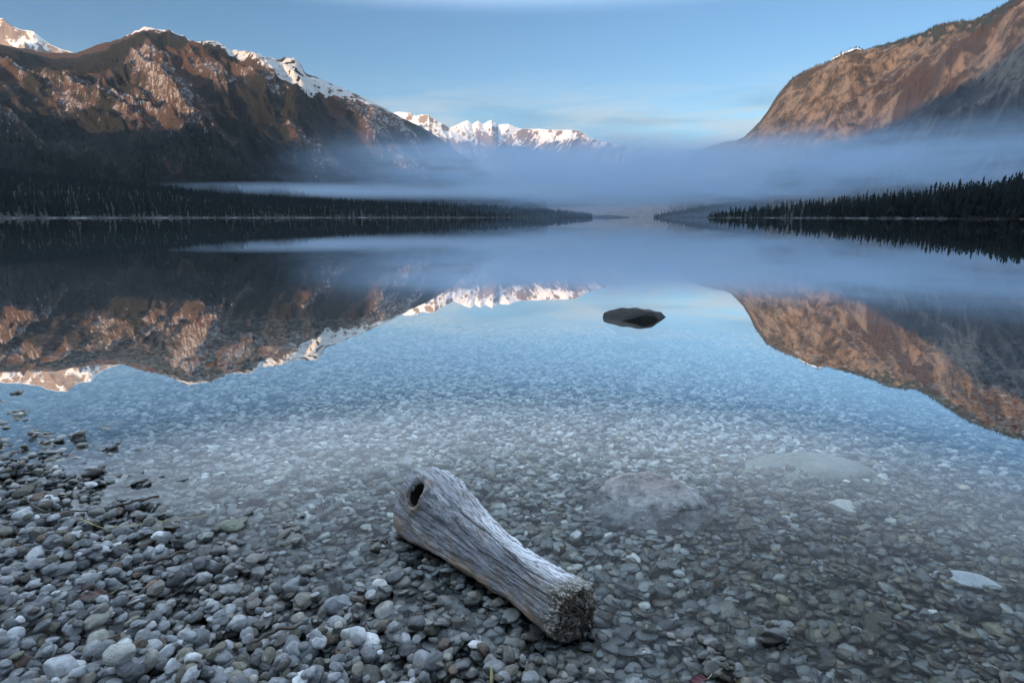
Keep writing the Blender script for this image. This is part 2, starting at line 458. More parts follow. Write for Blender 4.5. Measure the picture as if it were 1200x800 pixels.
def mat_snow(name, rockiness=.5, treeline=.0, rock=(.20, .16, .135)):
    m = NT(name); g = m.geo(); p = g.outputs["Position"]
    a = m.attr("mask").outputs["Color"]; sc_ = m.n("SeparateColor"); m.put(sc_.inputs[0], a)
    n = m.noise(p, .022, 6, .65); n2 = m.noise(p, .05, 4, .6)
    rf = m.sstep(.40, .53, m.math("ADD", m.math("MULTIPLY", sc_.outputs[0], rockiness), m.math("MULTIPLY", n, .55)))
    tf = m.sstep(.45, .7, m.math("ADD", sc_.outputs[1], m.math("MULTIPLY", m.math("SUBTRACT", n2, .5), 1.0)))
    col = m.mix(rf, (.66, .65, .62), rock)
    col = m.mix(tf, col, m.mix(n2, (.04, .035, .032), (.24, .19, .165)))
    m.bsdf(col, .9, m.bump(n, .7, 14.0), .1)
    return m.m

def far(name, ridge, base, label, nu, nv, rockiness, tree=(.1, .3), mat=None, rel=None):
    d = mountain(ridge, base, nu, nv, lambda v, px: .3 * v + .7 * v**1.35, rel or relief_far(), nvb=10, back=.4)
    n = slope_of(d)
    st_ = sm(.22, .62, 1 - n[..., 2] + .25 * fbm(d["S"] / 200, d["T"] / 200, o=4))
    tr_ = 1 - sm(tree[0], tree[1], d["V"] + .12 * fbm(d["S"] / 300, d["T"] / 300, o=4))
    return finish(name, d, [st_, tr_, 0 * st_], mat or mat_snow("snow and rock", rockiness), label)

far("mountain", [(-260, 60, 6900), (-120, 40, 6900), (-40, 30, 6900), (-10, 23, 6900), (4, 24, 6900), (14, 30, 6850), (22, 34, 6850), (40, 39, 6850), (52, 49, 6850), (66, 56, 6850), (85, 63, 6850), (120, 80, 6900), (220, 120, 7000)],
    [(-260, 5400, 300), (220, 5400, 300)], "white snow peak at the far left showing behind the wooded ridge", 420, 160, .55)
far("mountain", [(380, 150, 7600), (440, 138, 7600), (465, 130, 7600), (480, 132, 7550), (488, 136, 7500), (494, 134, 7450), (502, 134, 7400), (508, 139, 7400), (518, 145, 7400), (526, 151, 7450), (534, 147, 7500), (548, 142, 7600), (554, 146, 7600), (560, 142, 7600), (566, 145, 7600),
     (576, 140.5, 7650), (584, 146, 7700), (596, 146, 7700), (604, 150, 7700), (616, 152, 7700), (700, 190, 7700), (760, 215, 7700)],
    [(380, 5800, 60), (560, 6000, 60), (760, 6000, 60)], "row of bright snow peaks at the far end of the lake", 520, 200, .72, (.22, .44))
far("mountain", [(560, 195, 6300), (590, 166, 6250), (600, 157, 6200), (612, 151, 6200), (625, 150, 6200), (640, 152, 6150), (655, 152.5, 6100), (668, 152, 6050), (678, 154, 6050), (690, 160, 6000), (705, 166, 6000), (722, 169, 6000), (745, 174, 6000), (790, 190, 6000), (860, 200, 6050), (930, 200, 6050), (1000, 200, 6000)],
    [(560, 5200, 0), (1000, 4900, 0)], "rounded snow dusted ridge behind the mist at the end of the lake", 620, 200, .95, (.62, .88), mat_snow("thin snow over rock and wood", .85, rock=(.17, .13, .105)), relief_far(.13, .07, 330, -.4))

# --- ridge behind the camera that shades the lake
nu, nv = 260, 40
qv = np.linspace(-8000, 6000, nu); tv = np.linspace(-1, 1, nv)
Q, Tt = np.meshgrid(qv, tv, indexing="ij")
crest = np.interp(Q, [-8000, -6500, -4400, -3200, -2000, -1200, -800, -400, 0, 400, 1500, 6000], [500, 600, 735, 800, 880, 950, 1010, 1110, 1330, 1440, 1500, 1500])
crest = crest + 26 * fbm(Q / 260, 0 * Q, o=4)
Zr = crest * (1 - np.abs(Tt)**1.2) - 2 + 20 * fbm(Q / 200, Tt * 5, o=4) * (1 - np.abs(Tt))
ax = np.array([math.cos(SUN_AZ), -math.sin(SUN_AZ)]); sh_ = np.array([-math.sin(SUN_AZ), -math.cos(SUN_AZ)])
dd = 2300 + Tt * 1500
Xr = Q * ax[0] + dd * sh_[0]; Yr = Q * ax[1] + dd * sh_[1]
me = np_mesh("mountain", np.stack([Xr, Yr, Zr], -1).reshape(-1, 3), grid_faces(nu, nv))
vattr(me, "mask", np.stack([.7 + 0 * Q, .5 + 0 * Q, 0 * Q], -1).reshape(-1, 3)); vattr(me, "st", np.stack([Q, Tt * 900, 0 * Q], -1).reshape(-1, 3), "FLOAT_VECTOR")
tag(link("mountain", me, matL), "high wooded ridge behind the beach that keeps the lake in shade", None, None, "structure")

# ------------------------------------------------------------------ wooded shores
def land(name, top, base, nu, nv, mat, label, rel=6):
    d = mountain(top, base, nu, nv, lambda v, px: .12 * v + .88 * sm(-.05, 1.05, v), lambda S, T, V, px, X, Y, H: (rel * fbm(X / 60, Y / 60, o=3) * sm(0, .3, V) + 1.0 * sm(0, .02, V), 0, 0), nvb=8, back=.3)
    z0 = np.zeros_like(d["X"])
    finish(name, d, [z0, z0, z0], mat, label)
    return d

m = NT("forest floor"); g = m.geo(); p = g.outputs["Position"]; zc = m.sepz(p)[2]
nz = m.noise(m.scale(p, (1, 1, 1)), .03, 4, .6); nz2 = m.noise(p, .25, 3, .6)
fl = m.mix(nz, (.008, .010, .009), (.018, .016, .014))
snow = m.math("MULTIPLY", m.math("SUBTRACT", 1.0, m.sstep(.5, 1.5, zc)), m.sstep(.50, .60, m.math("ADD", m.math("MULTIPLY", nz, .6), m.math("MULTIPLY", nz2, .4))))
m.bsdf(m.mix(snow, fl, (.22, .24, .28)), .95, None, .1)
floor_m = m.m
topLs = [(-420, 196, 1700), (0, 204, 1700), (90, 214, 1750), (180, 222, 1800), (260, 231, 1900), (340, 236, 2050), (420, 239, 2200), (500, 241, 2500), (560, 243, 2700), (620, 246, 2900), (670, 250.5, 3000), (694, 254, 3050)]
baseLs = [(-420, 700, -1), (0, 850, -1), (200, 1050, -1), (400, 1500, -1), (560, 2150, -1), (694, 2950, -1)]
dLs = land("terrain", topLs, baseLs, 300, 60, floor_m, "dark wooded shore with thin snow along the left side of the lake")
topRs = [(829, 254, 1650), (845, 250, 1600), (880, 248, 1500), (930, 244, 1350), (1000, 240, 1150), (1100, 232, 900), (1200, 222, 750), (1400, 200, 650), (1700, 170, 600)]
baseRs = [(829, 1560, -1), (860, 1350, -1), (930, 930, -1), (1000, 690, -1), (1100, 480, -1), (1200, 370, -1), (1400, 270, -1), (1700, 220, -1)]
dRs = land("terrain", topRs, baseRs, 300, 60, floor_m, "dark wooded shore on the right side of the lake", 3)
topT = [(665, 254, 4300), (690, 252, 4300), (712, 252, 4300), (738, 254.3, 4300)]
land("terrain", topT, [(665, 3900, -1), (738, 3900, -1)], 60, 12, floor_m, "low dark spit at the far end of the lake", 1)
topT = [(766, 254, 3300), (780, 250, 3350), (800, 247, 3400), (830, 241, 3450), (870, 236, 3500), (930, 232, 3500)]
dHd = land("terrain", topT, [(766, 3200, -1), (930, 2900, -1)], 120, 20, floor_m, "misty wooded headland before the far end of the lake", 4)
fs = NT("frosted meadow"); g = fs.geo(); nz = fs.noise(g.outputs["Position"], .02, 4, .6)
fs.bsdf(fs.mix(fs.sstep(.35, .65, nz), (.16, .11, .085), (.34, .27, .22)), .95, None, .1)
land("terrain", [(560, 246, 5200), (640, 243, 5200), (700, 242, 5200), (760, 240, 5200), (820, 241, 5200), (900, 240, 5200)], [(560, 4500, -1), (900, 4500, -1)], 120, 20, fs.m, "pale lit meadow slope at the far end of the lake", 5)

# conifers
fm = NT("conifer needles"); g = fm.geo(); nz = fm.noise(g.outputs["Position"], .6, 3, .6)
fm.bsdf(fm.mix(nz, (.007, .011, .010), (.017, .023, .021)), .9, None, .1)
bm_ = NT("conifer bark"); bm_.bsdf((.05, .04, .035), .9, None, .1)

def crown_geo(seed, seg=11, lev=9):
    r = np.random.default_rng(seed)
    V, Fc = [], []
    for k in range(lev):
        t0 = .10 + .86 * k / lev
        zb, zt = t0, min(1.0, t0 + .19 + .05 * r.random())
        rad = .17 * (1 - t0)**.85 * (1 + .2 * r.normal()) + .012
        off = r.normal(size=2) * .008
        b = len(V)
        V.append((off[0], off[1], zt))
        for i in range(seg * 2):
            a = math.pi * i / seg + r.random() * .2
            rr = rad * ((1.0 if i % 2 == 0 else .45) + .30 * r.normal() * .6)
            V.append((off[0] + rr * math.cos(a), off[1] + rr * math.sin(a), zb - (.03 if i % 2 == 0 else -.02) + .012 * r.normal()))
        n = seg * 2
        for i in range(n): Fc.append((b, b + 1 + i, b + 1 + (i + 1) % n))
    return np.array(V), np.array(Fc)

def simple_crown(seed): return crown_geo(seed, 4, 5)

crowns = [crown_geo(s) for s in range(6)]
small = [simple_crown(s + 40) for s in range(8)]
crown_me = [np_mesh("crown", v, f, False) for v, f in crowns]
for c_ in crown_me: c_.materials.append(fm.m)
tv_ = []; 
for k, (zz_, rr_) in enumerate([(0, .018), (.3, .014), (.9, .004)]):
    for i in range(7): tv_.append((rr_ * math.cos(i * 2 * math.pi / 7), rr_ * math.sin(i * 2 * math.pi / 7), zz_))
tf_ = [(k * 7 + i, k * 7 + (i + 1) % 7, (k + 1) * 7 + (i + 1) % 7, (k + 1) * 7 + i) for k in range(2) for i in range(7)]
trunk_me = np_mesh("trunk", np.array(tv_), np.array(tf_)); trunk_me.materials.append(bm_.m)

def surf(d, u, v):
    nu, nv = d["X"].shape
    fu, fv = u * (nu - 1), v * (nv - 1)
    i = np.clip(fu.astype(int), 0, nu - 2); j = np.clip(fv.astype(int), 0, nv - 2)
    a, b = fu - i, fv - j
    def q_(A_): return (A_[i, j] * (1 - a) + A_[i + 1, j] * a) * (1 - b) + (A_[i, j + 1] * (1 - a) + A_[i + 1, j + 1] * a) * b
    return q_(d["X"]), q_(d["Y"]), q_(d["Z"])

def mass(name, pts, hs, label, cat="woodland"):
    Vs, Fs = [], []; off = 0
    idx = rng.integers(0, len(small), len(pts)); rot = rng.random(len(pts)) * 6.283
    for k, (v, f) in enumerate(small):
        s_ = np.where(idx == k)[0]
        if not len(s_): continue
        c, s = np.cos(rot[s_])[:, None], np.sin(rot[s_])[:, None]
        h = hs[s_][:, None]; wd = h * (1.0 + .35 * rng.random(len(s_)))[:, None]
        x = (v[None, :, 0] * c - v[None, :, 1] * s) * wd + pts[s_, 0:1]
        y = (v[None, :, 0] * s + v[None, :, 1] * c) * wd + pts[s_, 1:2]
        z = v[None, :, 2] * h * 1.08 - .08 * h + pts[s_, 2:3]
        Vs.append(np.stack([x, y, z], -1).reshape(-1, 3))
        Fs.append((f[None] + (np.arange(len(s_)) * len(v))[:, None, None]).reshape(-1, 3) + off); off += len(s_) * len(v)
    me = np_mesh(name, np.concatenate(Vs), np.concatenate(Fs), False)
    return tag(link(name, me, fm.m), label, cat, None, "stuff")

# left woods: denser front
N = 13000
u = rng.random(N); v = rng.random(N)**.8 * .86 + .022
xx, yy, zz_ = surf(dLs, u, v)
mass("woodland", np.stack([xx, yy, zz_], -1), rng.normal(14, 4, N).clip(6, 24), "dark conifer woods covering the low shore on the left")
# wooded foot of the left mountain
fo_mask = (fbm(dL["S"] / 800 * 1 + 2.3, dL["T"] / 900, o=3))
N = 9000
u = rng.random(N) * .85; v = rng.random(N) * .42 * (330 / 370)
xx, yy, zz_ = surf(dL, u, v)
i = (u * 1249).astype(int); j = (v * 369).astype(int)
keep = (big[i, j] + .4 * sm(.34, .1, dL["V"][i, j]) > .02)
mass("woodland", np.stack([xx, yy, zz_], -1)[keep], rng.normal(18, 4, N).clip(8, 28)[keep], "scattered conifers on the lower slopes of the left mountain")
N = 420
u = rng.random(N); v = rng.random(N) * .9
xx, yy, zz_ = surf(dHd, u, v)
mass("woodland", np.stack([xx, yy, zz_], -1), rng.normal(13, 4, N).clip(6, 22), "misty conifers on the headland at the far end")
# trees along the dark tops of the right mountain
N = 5200
u = rng.random(N) * .8 + .12; v = (.80 + .24 * rng.random(N)) * (330 / 370)
i = (u * 1149).astype(int); j = np.clip((v * 369).astype(int), 0, 369)
keep = forest[i, j] > .45
xx, yy, zz_ = surf(dR, u, v)
mass("woodland", np.stack([xx, yy, zz_], -1)[keep], rng.normal(11, 3, N).clip(5, 18)[keep], "dark trees along the top of the right cliff mountain")

# right wood: the nearest trees one by one, the rest as a mass
N = 3600
u = rng.random(N)**.8; v = .012 + rng.random(N)**1.3 * .85
xx, yy, zz_ = surf(dRs, u, v)
hs = rng.normal(14.5, 4.2, N).clip(7, 25)
hs *= np.interp(xx / yy * F / 1.0 + 600, [829, 850, 1200, 1500], [.7, .95, 1.0, 1.0])
pxx = 600 + xx / (yy * CP + (CAM_H - 10) * SP) * F
front = (v < .16) & (pxx < 1215) & (pxx > 900)
sc_key = np.where(front, hs / yy, 0)
order = np.argsort(-sc_key)
ind = order[:240]
ind = ind[sc_key[ind] > 0]
rest = np.setdiff1d(np.arange(N), ind)
mass("woodland", np.stack([xx, yy, zz_], -1)[rest], hs[rest], "mass of dark conifers behind the waterside trees on the right")
def zone(p):
    return ("at the right edge of the view" if p > 1130 else "right of the snowy clearing" if p > 1075 else
            "left of the snowy clearing" if p > 1000 else "toward the left tip of the right wood")
for n_, k in enumerate(ind):
    e = bpy.data.objects.new("conifer_tree", None); COL.objects.link(e)
    e.location = (xx[k], yy[k], zz_[k] - .3); e.rotation_euler = (0, 0, random.random() * 6.28)
    h = hs[k]; wd = h * (1.0 + .3 * random.random()); e.scale = (wd, wd, h)
    tall = "tall" if h > 20 else "middling" if h > 14.5 else "small"
    zn = zone(pxx[k])
    tag(e, f"{tall} dark conifer on the right shore {zn}", "tree", f"{tall} shore conifers {zn}")
    c_ = bpy.data.objects.new("crown", random.choice(crown_me)); COL.objects.link(c_); c_.parent = e
    t_ = bpy.data.objects.new("trunk", trunk_me); COL.objects.link(t_); t_.parent = e

# ------------------------------------------------------------------ stones: shapes
def icosphere(sub):
    t = (1 + 5**.5) / 2
    v = [(-1,t,0),(1,t,0),(-1,-t,0),(1,-t,0),(0,-1,t),(0,1,t),(0,-1,-t),(0,1,-t),(t,0,-1),(t,0,1),(-t,0,-1),(-t,0,1)]
    v = [tuple(np.array(a) / np.linalg.norm(a)) for a in v]
    f = [(0,11,5),(0,5,1),(0,1,7),(0,7,10),(0,10,11),(1,5,9),(5,11,4),(11,10,2),(10,7,6),(7,1,8),(3,9,4),(3,4,2),(3,2,6),(3,6,8),(3,8,9),(4,9,5),(2,4,11),(6,2,10),(8,6,7),(9,8,1)]
    for _ in range(sub):
        cache = {}; nf = []
        def mid(a, b):
            k = (min(a, b), max(a, b))
            if k not in cache:
                q = np.array(v[a]) + np.array(v[b]); q /= np.linalg.norm(q); v.append(tuple(q)); cache[k] = len(v) - 1
            return cache[k]
        for a, b, c in f:
            ab, bc, ca = mid(a, b), mid(b, c), mid(c, a)
            nf += [(a, ab, ca), (b, bc, ab), (c, ca, bc), (ab, bc, ca)]
        f = nf
    return np.array(v), np.array(f)
ICO = {k: icosphere(k) for k in (1, 2, 3, 4, 5)}

def stone_shape(seed, sub, planes=6, rough=.14, sq=.25, hmin=.55, micro=0.0):
    r = np.random.default_rng(seed)
    d, f = ICO[sub]
    n1 = fbm(d[:, 0] * 1.1 + seed * 3.7, d[:, 1] * 1.1, d[:, 2] * 1.1 + 5, o=2)
    p = d * (1 + rough * 1.6 * n1)[:, None]
    for _ in range(planes):
        n = r.normal(size=3); n[2] *= .8; n /= np.linalg.norm(n)
        h = hmin + (1 - hmin) * r.random() * .8
        q = p @ n
        ex = np.maximum(q - h, 0)
        p = p - (ex * (1 - .12))[:, None] * n
    if micro: p = p * (1 + micro * fbm(d[:, 0] * 5 + seed, d[:, 1] * 5, d[:, 2] * 5, o=4, gain=.6))[:, None]
    p[:, 0] /= np.abs(p[:, 0]).max(); p[:, 1] /= np.abs(p[:, 1]).max(); p[:, 2] /= np.abs(p[:, 2]).max()
    return p, f

NVAR = 36
kinds = [(i, random.randint(2, 9), random.uniform(.5, .8)) for i in range(NVAR)]
VAR = {s: [stone_shape(i, s, pl, .14, .2, hm, 0.0 if s < 3 else .012) for i, pl, hm in kinds] for s in (1, 2, 3)}

# ------------------------------------------------------------------ pebble pile
CELL = .01
x0, x1, y0, y1 = -8.6, 8.6, .75, 8.8
gx = np.arange(x0, x1, CELL); gy = np.arange(y0, y1, CELL)
GX, GY = np.meshgrid(gx, gy, indexing="ij")
HM = bed(GX, GY).astype(np.float32)
BED0 = HM.copy()
blockers = []
def hb(x, y):
    i = int((x - x0) / CELL); j = int((y - y0) / CELL)
    return float(HM[max(0, min(i, HM.shape[0] - 1)), max(0, min(j, HM.shape[1] - 1))])

def sample_pts(ya, yb, dens):
    area_w = lambda y: 2 * (.97 * y + .35)
    n = int(dens * (area_w(ya) + area_w(yb)) / 2 * (yb - ya))
    y = ya + (yb - ya) * rng.random(n)
    x = (rng.random(n) * 2 - 1) * (.97 * y + .35)
    return x, y
pts = []
for ya, yb, dens in [(.95, 2.4, 1500), (2.4, 4.0, 1200), (4.0, 5.8, 760), (5.8, 8.4, 430)]:
    x_, y_ = sample_pts(ya, yb, dens); pts.append(np.stack([x_, y_], -1))
pts = np.concatenate(pts)
n = len(pts)
A = np.exp(rng.normal(math.log(.0200), .32, n)).clip(.009, .042)
far_k = np.interp(pts[:, 1], [1, 4, 6, 9], [1.0, 1.05, 1.3, 1.6]); A *= far_k
# the drowned shelf at the lower right has flat stones with fine grit between them
Bx_ = A * rng.uniform(.62, .95, n); Cz = Bx_ * rng.uniform(.42, .85, n)
yaw = rng.random(n) * math.pi
tx = rng.normal(0, .22, n); ty = rng.normal(0, .22, n)
wide = bed(pts[:, 0], pts[:, 1]) < -.03
Cz = np.where(wide, Cz * .8, Cz); A = np.where(wide, A * 1.08, A)
yaw = np.where(wide, rng.normal(.15, .5, n), yaw)
zc_ = np.empty(n, np.float32); bur = np.zeros(n)
order = np.argsort(rng.random(n) - A * 12)
# log and boulder footprints stay empty
LA = on_z(512, 592, .10); LB = on_z(668, 703, .09)
def in_log(x, y, r=.075):
    a = LA[:2]; b = LB[:2]; t = np.clip(((x - a[0]) * (b[0] - a[0]) + (y - a[1]) * (b[1] - a[1])) / ((b - a) @ (b - a)), 0, 1)
    return np.hypot(x - a[0] - t * (b[0] - a[0]), y - a[1] - t * (b[1] - a[1])) < r
skip = in_log(pts[:, 0], pts[:, 1])
def drop(x, y, a, b, c, yw):
    r = max(a, b)
    i0 = max(0, int((x - r - x0) / CELL)); i1 = min(len(gx), int((x + r - x0) / CELL) + 2)
    j0 = max(0, int((y - r - y0) / CELL)); j1 = min(len(gy), int((y + r - y0) / CELL) + 2)
    if i1 - i0 < 1 or j1 - j0 < 1: return bed(x, y)
    sub = HM[i0:i1, j0:j1]
    lx = gx[i0:i1, None] - x; ly = gy[None, j0:j1] - y
    cs_, sn__ = math.cos(yw), math.sin(yw)
    e = ((lx * cs_ + ly * sn__) / a)**2 + ((-lx * sn__ + ly * cs_) / b)**2
    mk = e < 1
    if not mk.any():
        z = float(sub.mean()) + c * .7; return z
    hh = sub[mk]
    base = .82 * float(hh.mean()) + .18 * float(hh.max())
    z = base + c * .50
    top = z + c * np.sqrt(np.clip(1 - e, 0, 1))
    HM[i0:i1, j0:j1] = np.where(mk, np.maximum(sub, top), sub)
    return z
for k in order:
    if skip[k]: zc_[k] = -99; continue
    zc_[k] = drop(pts[k, 0], pts[k, 1], A[k], Bx_[k], Cz[k], yaw[k])

# pebble colours
pal = np.array([(.20, .21, .215), (.27, .28, .285), (.33, .34, .345), (.15, .155, .16), (.46, .47, .47), (.60, .60, .59), (.115, .105, .085), (.17, .155, .115), (.13, .085, .055), (.07, .07, .072), (.24, .235, .20), (.30, .275, .235)])
pw = np.array([.17, .17, .12, .12, .08, .045, .07, .07, .025, .05, .05, .03]); pw /= pw.sum()
ci = rng.choice(len(pal), n, p=pw)
# larger than usual stones are seldom the palest ones
pc = pal[ci] * np.exp(rng.normal(0, .16, n))[:, None]
bedz = bed(pts[:, 0], pts[:, 1])
# stronger light on the drowned bed put into the pebble colour
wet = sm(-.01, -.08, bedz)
bed_glare = sm(2.2, 4.2, pts[:, 1]) * (1 - sm(1.2, 4.2, pts[:, 0])) * sm(-5.5, -2.5, pts[:, 0])  # far pebbles painted paler to stand in for bright sky mirrored on the water
pc = pc * np.exp(rng.normal(0, .22, n))[:, None] * (1 + (1.3 + 1.0 * sm(3.8, 5.2, pts[:, 1])) * bed_glare)[:, None]
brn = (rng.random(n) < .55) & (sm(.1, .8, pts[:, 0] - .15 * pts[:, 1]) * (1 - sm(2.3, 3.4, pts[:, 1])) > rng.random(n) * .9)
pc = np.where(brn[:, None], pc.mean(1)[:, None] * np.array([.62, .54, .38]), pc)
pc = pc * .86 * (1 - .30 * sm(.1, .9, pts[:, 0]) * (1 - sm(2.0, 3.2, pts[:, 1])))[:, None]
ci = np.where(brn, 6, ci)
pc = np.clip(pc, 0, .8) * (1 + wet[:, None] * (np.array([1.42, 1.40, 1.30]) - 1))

# pebble material
def mat_pebble():
    m = NT("lake pebble"); g = m.geo(); p = g.outputs["Position"]; zc = m.sepz(p)[2]
    c = m.attr("pcol").outputs["Color"]; q = m.attr("pco").outputs["Vector"]
    n1 = m.noise(q, 38, 5, .65); n2 = m.noise(q, 140, 4, .7); n3 = m.noise(q, 14, 3, .5, 1.2)
    c1 = m.mix(m.sstep(.35, .7, n1), m.mix(1.0, c, (.62, .61, .60), "MULTIPLY"), c)
    c1 = m.mix(m.math("MULTIPLY", m.sstep(.56, .72, n2), .45), c1, m.mix(.45, c, (.62, .63, .64)))
    vein = m.sstep(.018, .004, m.math("ABSOLUTE", m.math("SUBTRACT", n3, .5)))
    c1 = m.mix(m.math("MULTIPLY", m.math("MULTIPLY", vein, m.sstep(.5, .62, n1)), .35), c1, (.5, .5, .49))
    pits = m.sstep(.40, .30, n2)
    c1 = m.mix(m.math("MULTIPLY", pits, .5), c1, (.03, .03, .03))
    big = m.noise(p, 1.3, 3, .5)
    line = m.math("ADD", m.math("MULTIPLY", m.math("SUBTRACT", big, .5), .05), .032)
    wetf = m.sstep(m.math("ADD", line, .012), m.math("SUBTRACT", line, .014), zc)
    under = m.sstep(.004, -.02, zc)
    wetf2 = m.math("MULTIPLY", wetf, m.math("SUBTRACT", 1.0, m.math("MULTIPLY", under, .85)))
    c2 = m.mix(wetf2, c1, m.mix(1.0, c1, (.46, .44, .40), "MULTIPLY"))
    rough = m.math("SUBTRACT", .78, m.math("MULTIPLY", wetf, .46))
    m.bsdf(c2, rough, m.bump(m.math("ADD", m.math("MULTIPLY", n1, 1.0), m.math("MULTIPLY", n2, .5)), .55, .004), .5)
    return m.m
peb_m = mat_pebble()

def stone_verts(k, shape):
    v = shape * np.array([A[k], Bx_[k], Cz[k]])
    cx, sx = math.cos(tx[k]), math.sin(tx[k]); cy, sy = math.cos(ty[k]), math.sin(ty[k]); cz, sz = math.cos(yaw[k]), math.sin(yaw[k])
    Rm = np.array([[cz, -sz, 0], [sz, cz, 0], [0, 0, 1]]) @ np.array([[cy, 0, sy], [0, 1, 0], [-sy, 0, cy]]) @ np.array([[1, 0, 0], [0, cx, -sx], [0, sx, cx]])
    return v @ Rm.T, v

# which pebbles show largest
dist = np.hypot(pts[:, 0], pts[:, 1])
topz = zc_ + Cz
hm_at = HM[((pts[:, 0] - x0) / CELL).astype(int).clip(0, len(gx) - 1), ((pts[:, 1] - y0) / CELL).astype(int).clip(0, len(gy) - 1)]
exposed = topz > hm_at - .004
depth = pts[:, 1] * CP + (CAM_H - zc_) * SP
ppx = 600 + pts[:, 0] / depth * F
ppy = 400 - ((zc_ - CAM_H) * CP + pts[:, 1] * SP) / depth * F
inview = (ppx > -5) & (ppx < 1205) & (ppy < 812) & (ppy > 300)
size = A * np.sqrt(Bx_ / A) / depth
key = np.where(exposed & inview & ~skip, size, 0)
indp = np.argsort(-key)[:270]
isind = np.zeros(n, bool); isind[indp] = True
var = rng.integers(0, NVAR, n)

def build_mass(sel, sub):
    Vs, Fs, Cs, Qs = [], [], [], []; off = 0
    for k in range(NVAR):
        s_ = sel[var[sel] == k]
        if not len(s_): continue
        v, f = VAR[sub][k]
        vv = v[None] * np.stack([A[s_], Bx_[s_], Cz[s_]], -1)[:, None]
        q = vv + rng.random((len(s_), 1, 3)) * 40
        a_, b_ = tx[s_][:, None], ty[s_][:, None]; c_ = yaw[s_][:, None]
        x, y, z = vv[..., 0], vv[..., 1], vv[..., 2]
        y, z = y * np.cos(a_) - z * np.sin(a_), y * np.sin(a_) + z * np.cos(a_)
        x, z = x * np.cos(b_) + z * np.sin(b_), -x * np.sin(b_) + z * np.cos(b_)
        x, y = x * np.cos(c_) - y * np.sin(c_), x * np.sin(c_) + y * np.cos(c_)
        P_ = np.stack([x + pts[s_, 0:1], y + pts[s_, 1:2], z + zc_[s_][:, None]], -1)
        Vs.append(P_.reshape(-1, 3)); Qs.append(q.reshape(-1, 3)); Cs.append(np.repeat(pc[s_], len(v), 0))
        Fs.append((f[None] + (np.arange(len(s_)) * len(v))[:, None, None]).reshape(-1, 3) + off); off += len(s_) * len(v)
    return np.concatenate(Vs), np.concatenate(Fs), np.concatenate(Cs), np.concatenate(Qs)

shown = (topz > hm_at - .03) & ~skip & ~isind
allk = np.where(shown)[0]
d_ = dist[allk]
parts_ = []
for lo_, hi_, sub in [(0, 2.6, 3), (2.6, 4.6, 2), (4.6, 20, 1)]:
    s_ = allk[(d_ >= lo_) & (d_ < hi_)]
    if len(s_): parts_.append(build_mass(s_, sub))
off = 0; Fs = []
for v_, f_, c_, q_ in parts_: Fs.append(f_ + off); off += len(v_)
me = np_mesh("pebbles", np.concatenate([a[0] for a in parts_]), np.concatenate(Fs))
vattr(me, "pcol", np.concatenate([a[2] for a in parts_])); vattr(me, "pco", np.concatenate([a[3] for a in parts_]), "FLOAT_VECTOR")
tag(link("pebbles", me, peb_m), "countless grey, white and brown pebbles of the beach and shallow lake bed", "pebbles", None, "stuff")
print("pebbles", n, "mesh verts", off)

tone = {0: "grey", 1: "grey", 2: "light grey", 3: "dark grey", 4: "pale", 5: "white", 6: "olive brown", 7: "olive brown", 8: "rusty brown", 9: "blackish", 10: "sandy grey", 11: "sandy grey"}
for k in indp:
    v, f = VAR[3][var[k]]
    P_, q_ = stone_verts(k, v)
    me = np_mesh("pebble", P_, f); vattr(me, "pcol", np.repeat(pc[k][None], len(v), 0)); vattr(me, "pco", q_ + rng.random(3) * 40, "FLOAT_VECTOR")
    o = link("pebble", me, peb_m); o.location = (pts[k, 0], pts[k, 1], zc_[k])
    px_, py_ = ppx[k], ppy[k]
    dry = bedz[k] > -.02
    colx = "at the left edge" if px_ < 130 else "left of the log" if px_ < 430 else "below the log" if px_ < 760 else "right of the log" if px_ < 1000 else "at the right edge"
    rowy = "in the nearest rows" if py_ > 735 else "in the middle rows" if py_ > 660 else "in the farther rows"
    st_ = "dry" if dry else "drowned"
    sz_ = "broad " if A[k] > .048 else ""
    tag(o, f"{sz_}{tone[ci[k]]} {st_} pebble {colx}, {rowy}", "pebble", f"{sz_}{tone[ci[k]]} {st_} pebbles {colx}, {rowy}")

# ------------------------------------------------------------------ boulders and special stones
def rock_mat(name, c1, c2, c3, s=9, rough=.75, streak=None, top=None):
    m = NT(name); g = m.geo(); p = g.outputs["Position"]
    n1 = m.noise(p, s, 6, .65, .4); n2 = m.noise(p, s * 5, 5, .7); n3 = m.noise(p, s * .5, 3, .5)
    c = m.mix(m.sstep(.35, .65, n1), c1, c2)
    c = m.mix(m.math("MULTIPLY", m.sstep(.55, .7, n2), .6), c, c3)
    c = m.mix(m.math("MULTIPLY", m.sstep(.42, .32, n2), .6), c, (.025, .023, .02))
    if top is not None:
        tcol, z0_, z1_ = top
        zz = m.sepz(p)[2]
        c = m.mix(m.math("MULTIPLY", m.sstep(z0_, z1_, m.math("ADD", zz, m.math("MULTIPLY", m.math("SUBTRACT", n3, .5), .05))), m.sstep(.38, .55, n1)), c, tcol)
    if streak is not None:
        nrm = m.sepz(g.outputs["Normal"])
        ns = m.noise(m.scale(p, (1, 1, 2.5)), s * 2.4, 9, .80, .2)
        fz = m.math("MULTIPLY", m.sstep(.50, .72, ns), m.sstep(streak[1], streak[2], m.math("SUBTRACT", m.sepz(p)[2], 0.0)))
        c = m.mix(fz, c, streak[0])
    m.bsdf(c, rough, m.bump(m.math("ADD", n1, m.math("MULTIPLY", n2, .4)), .7, .02), .4)
    return m.m

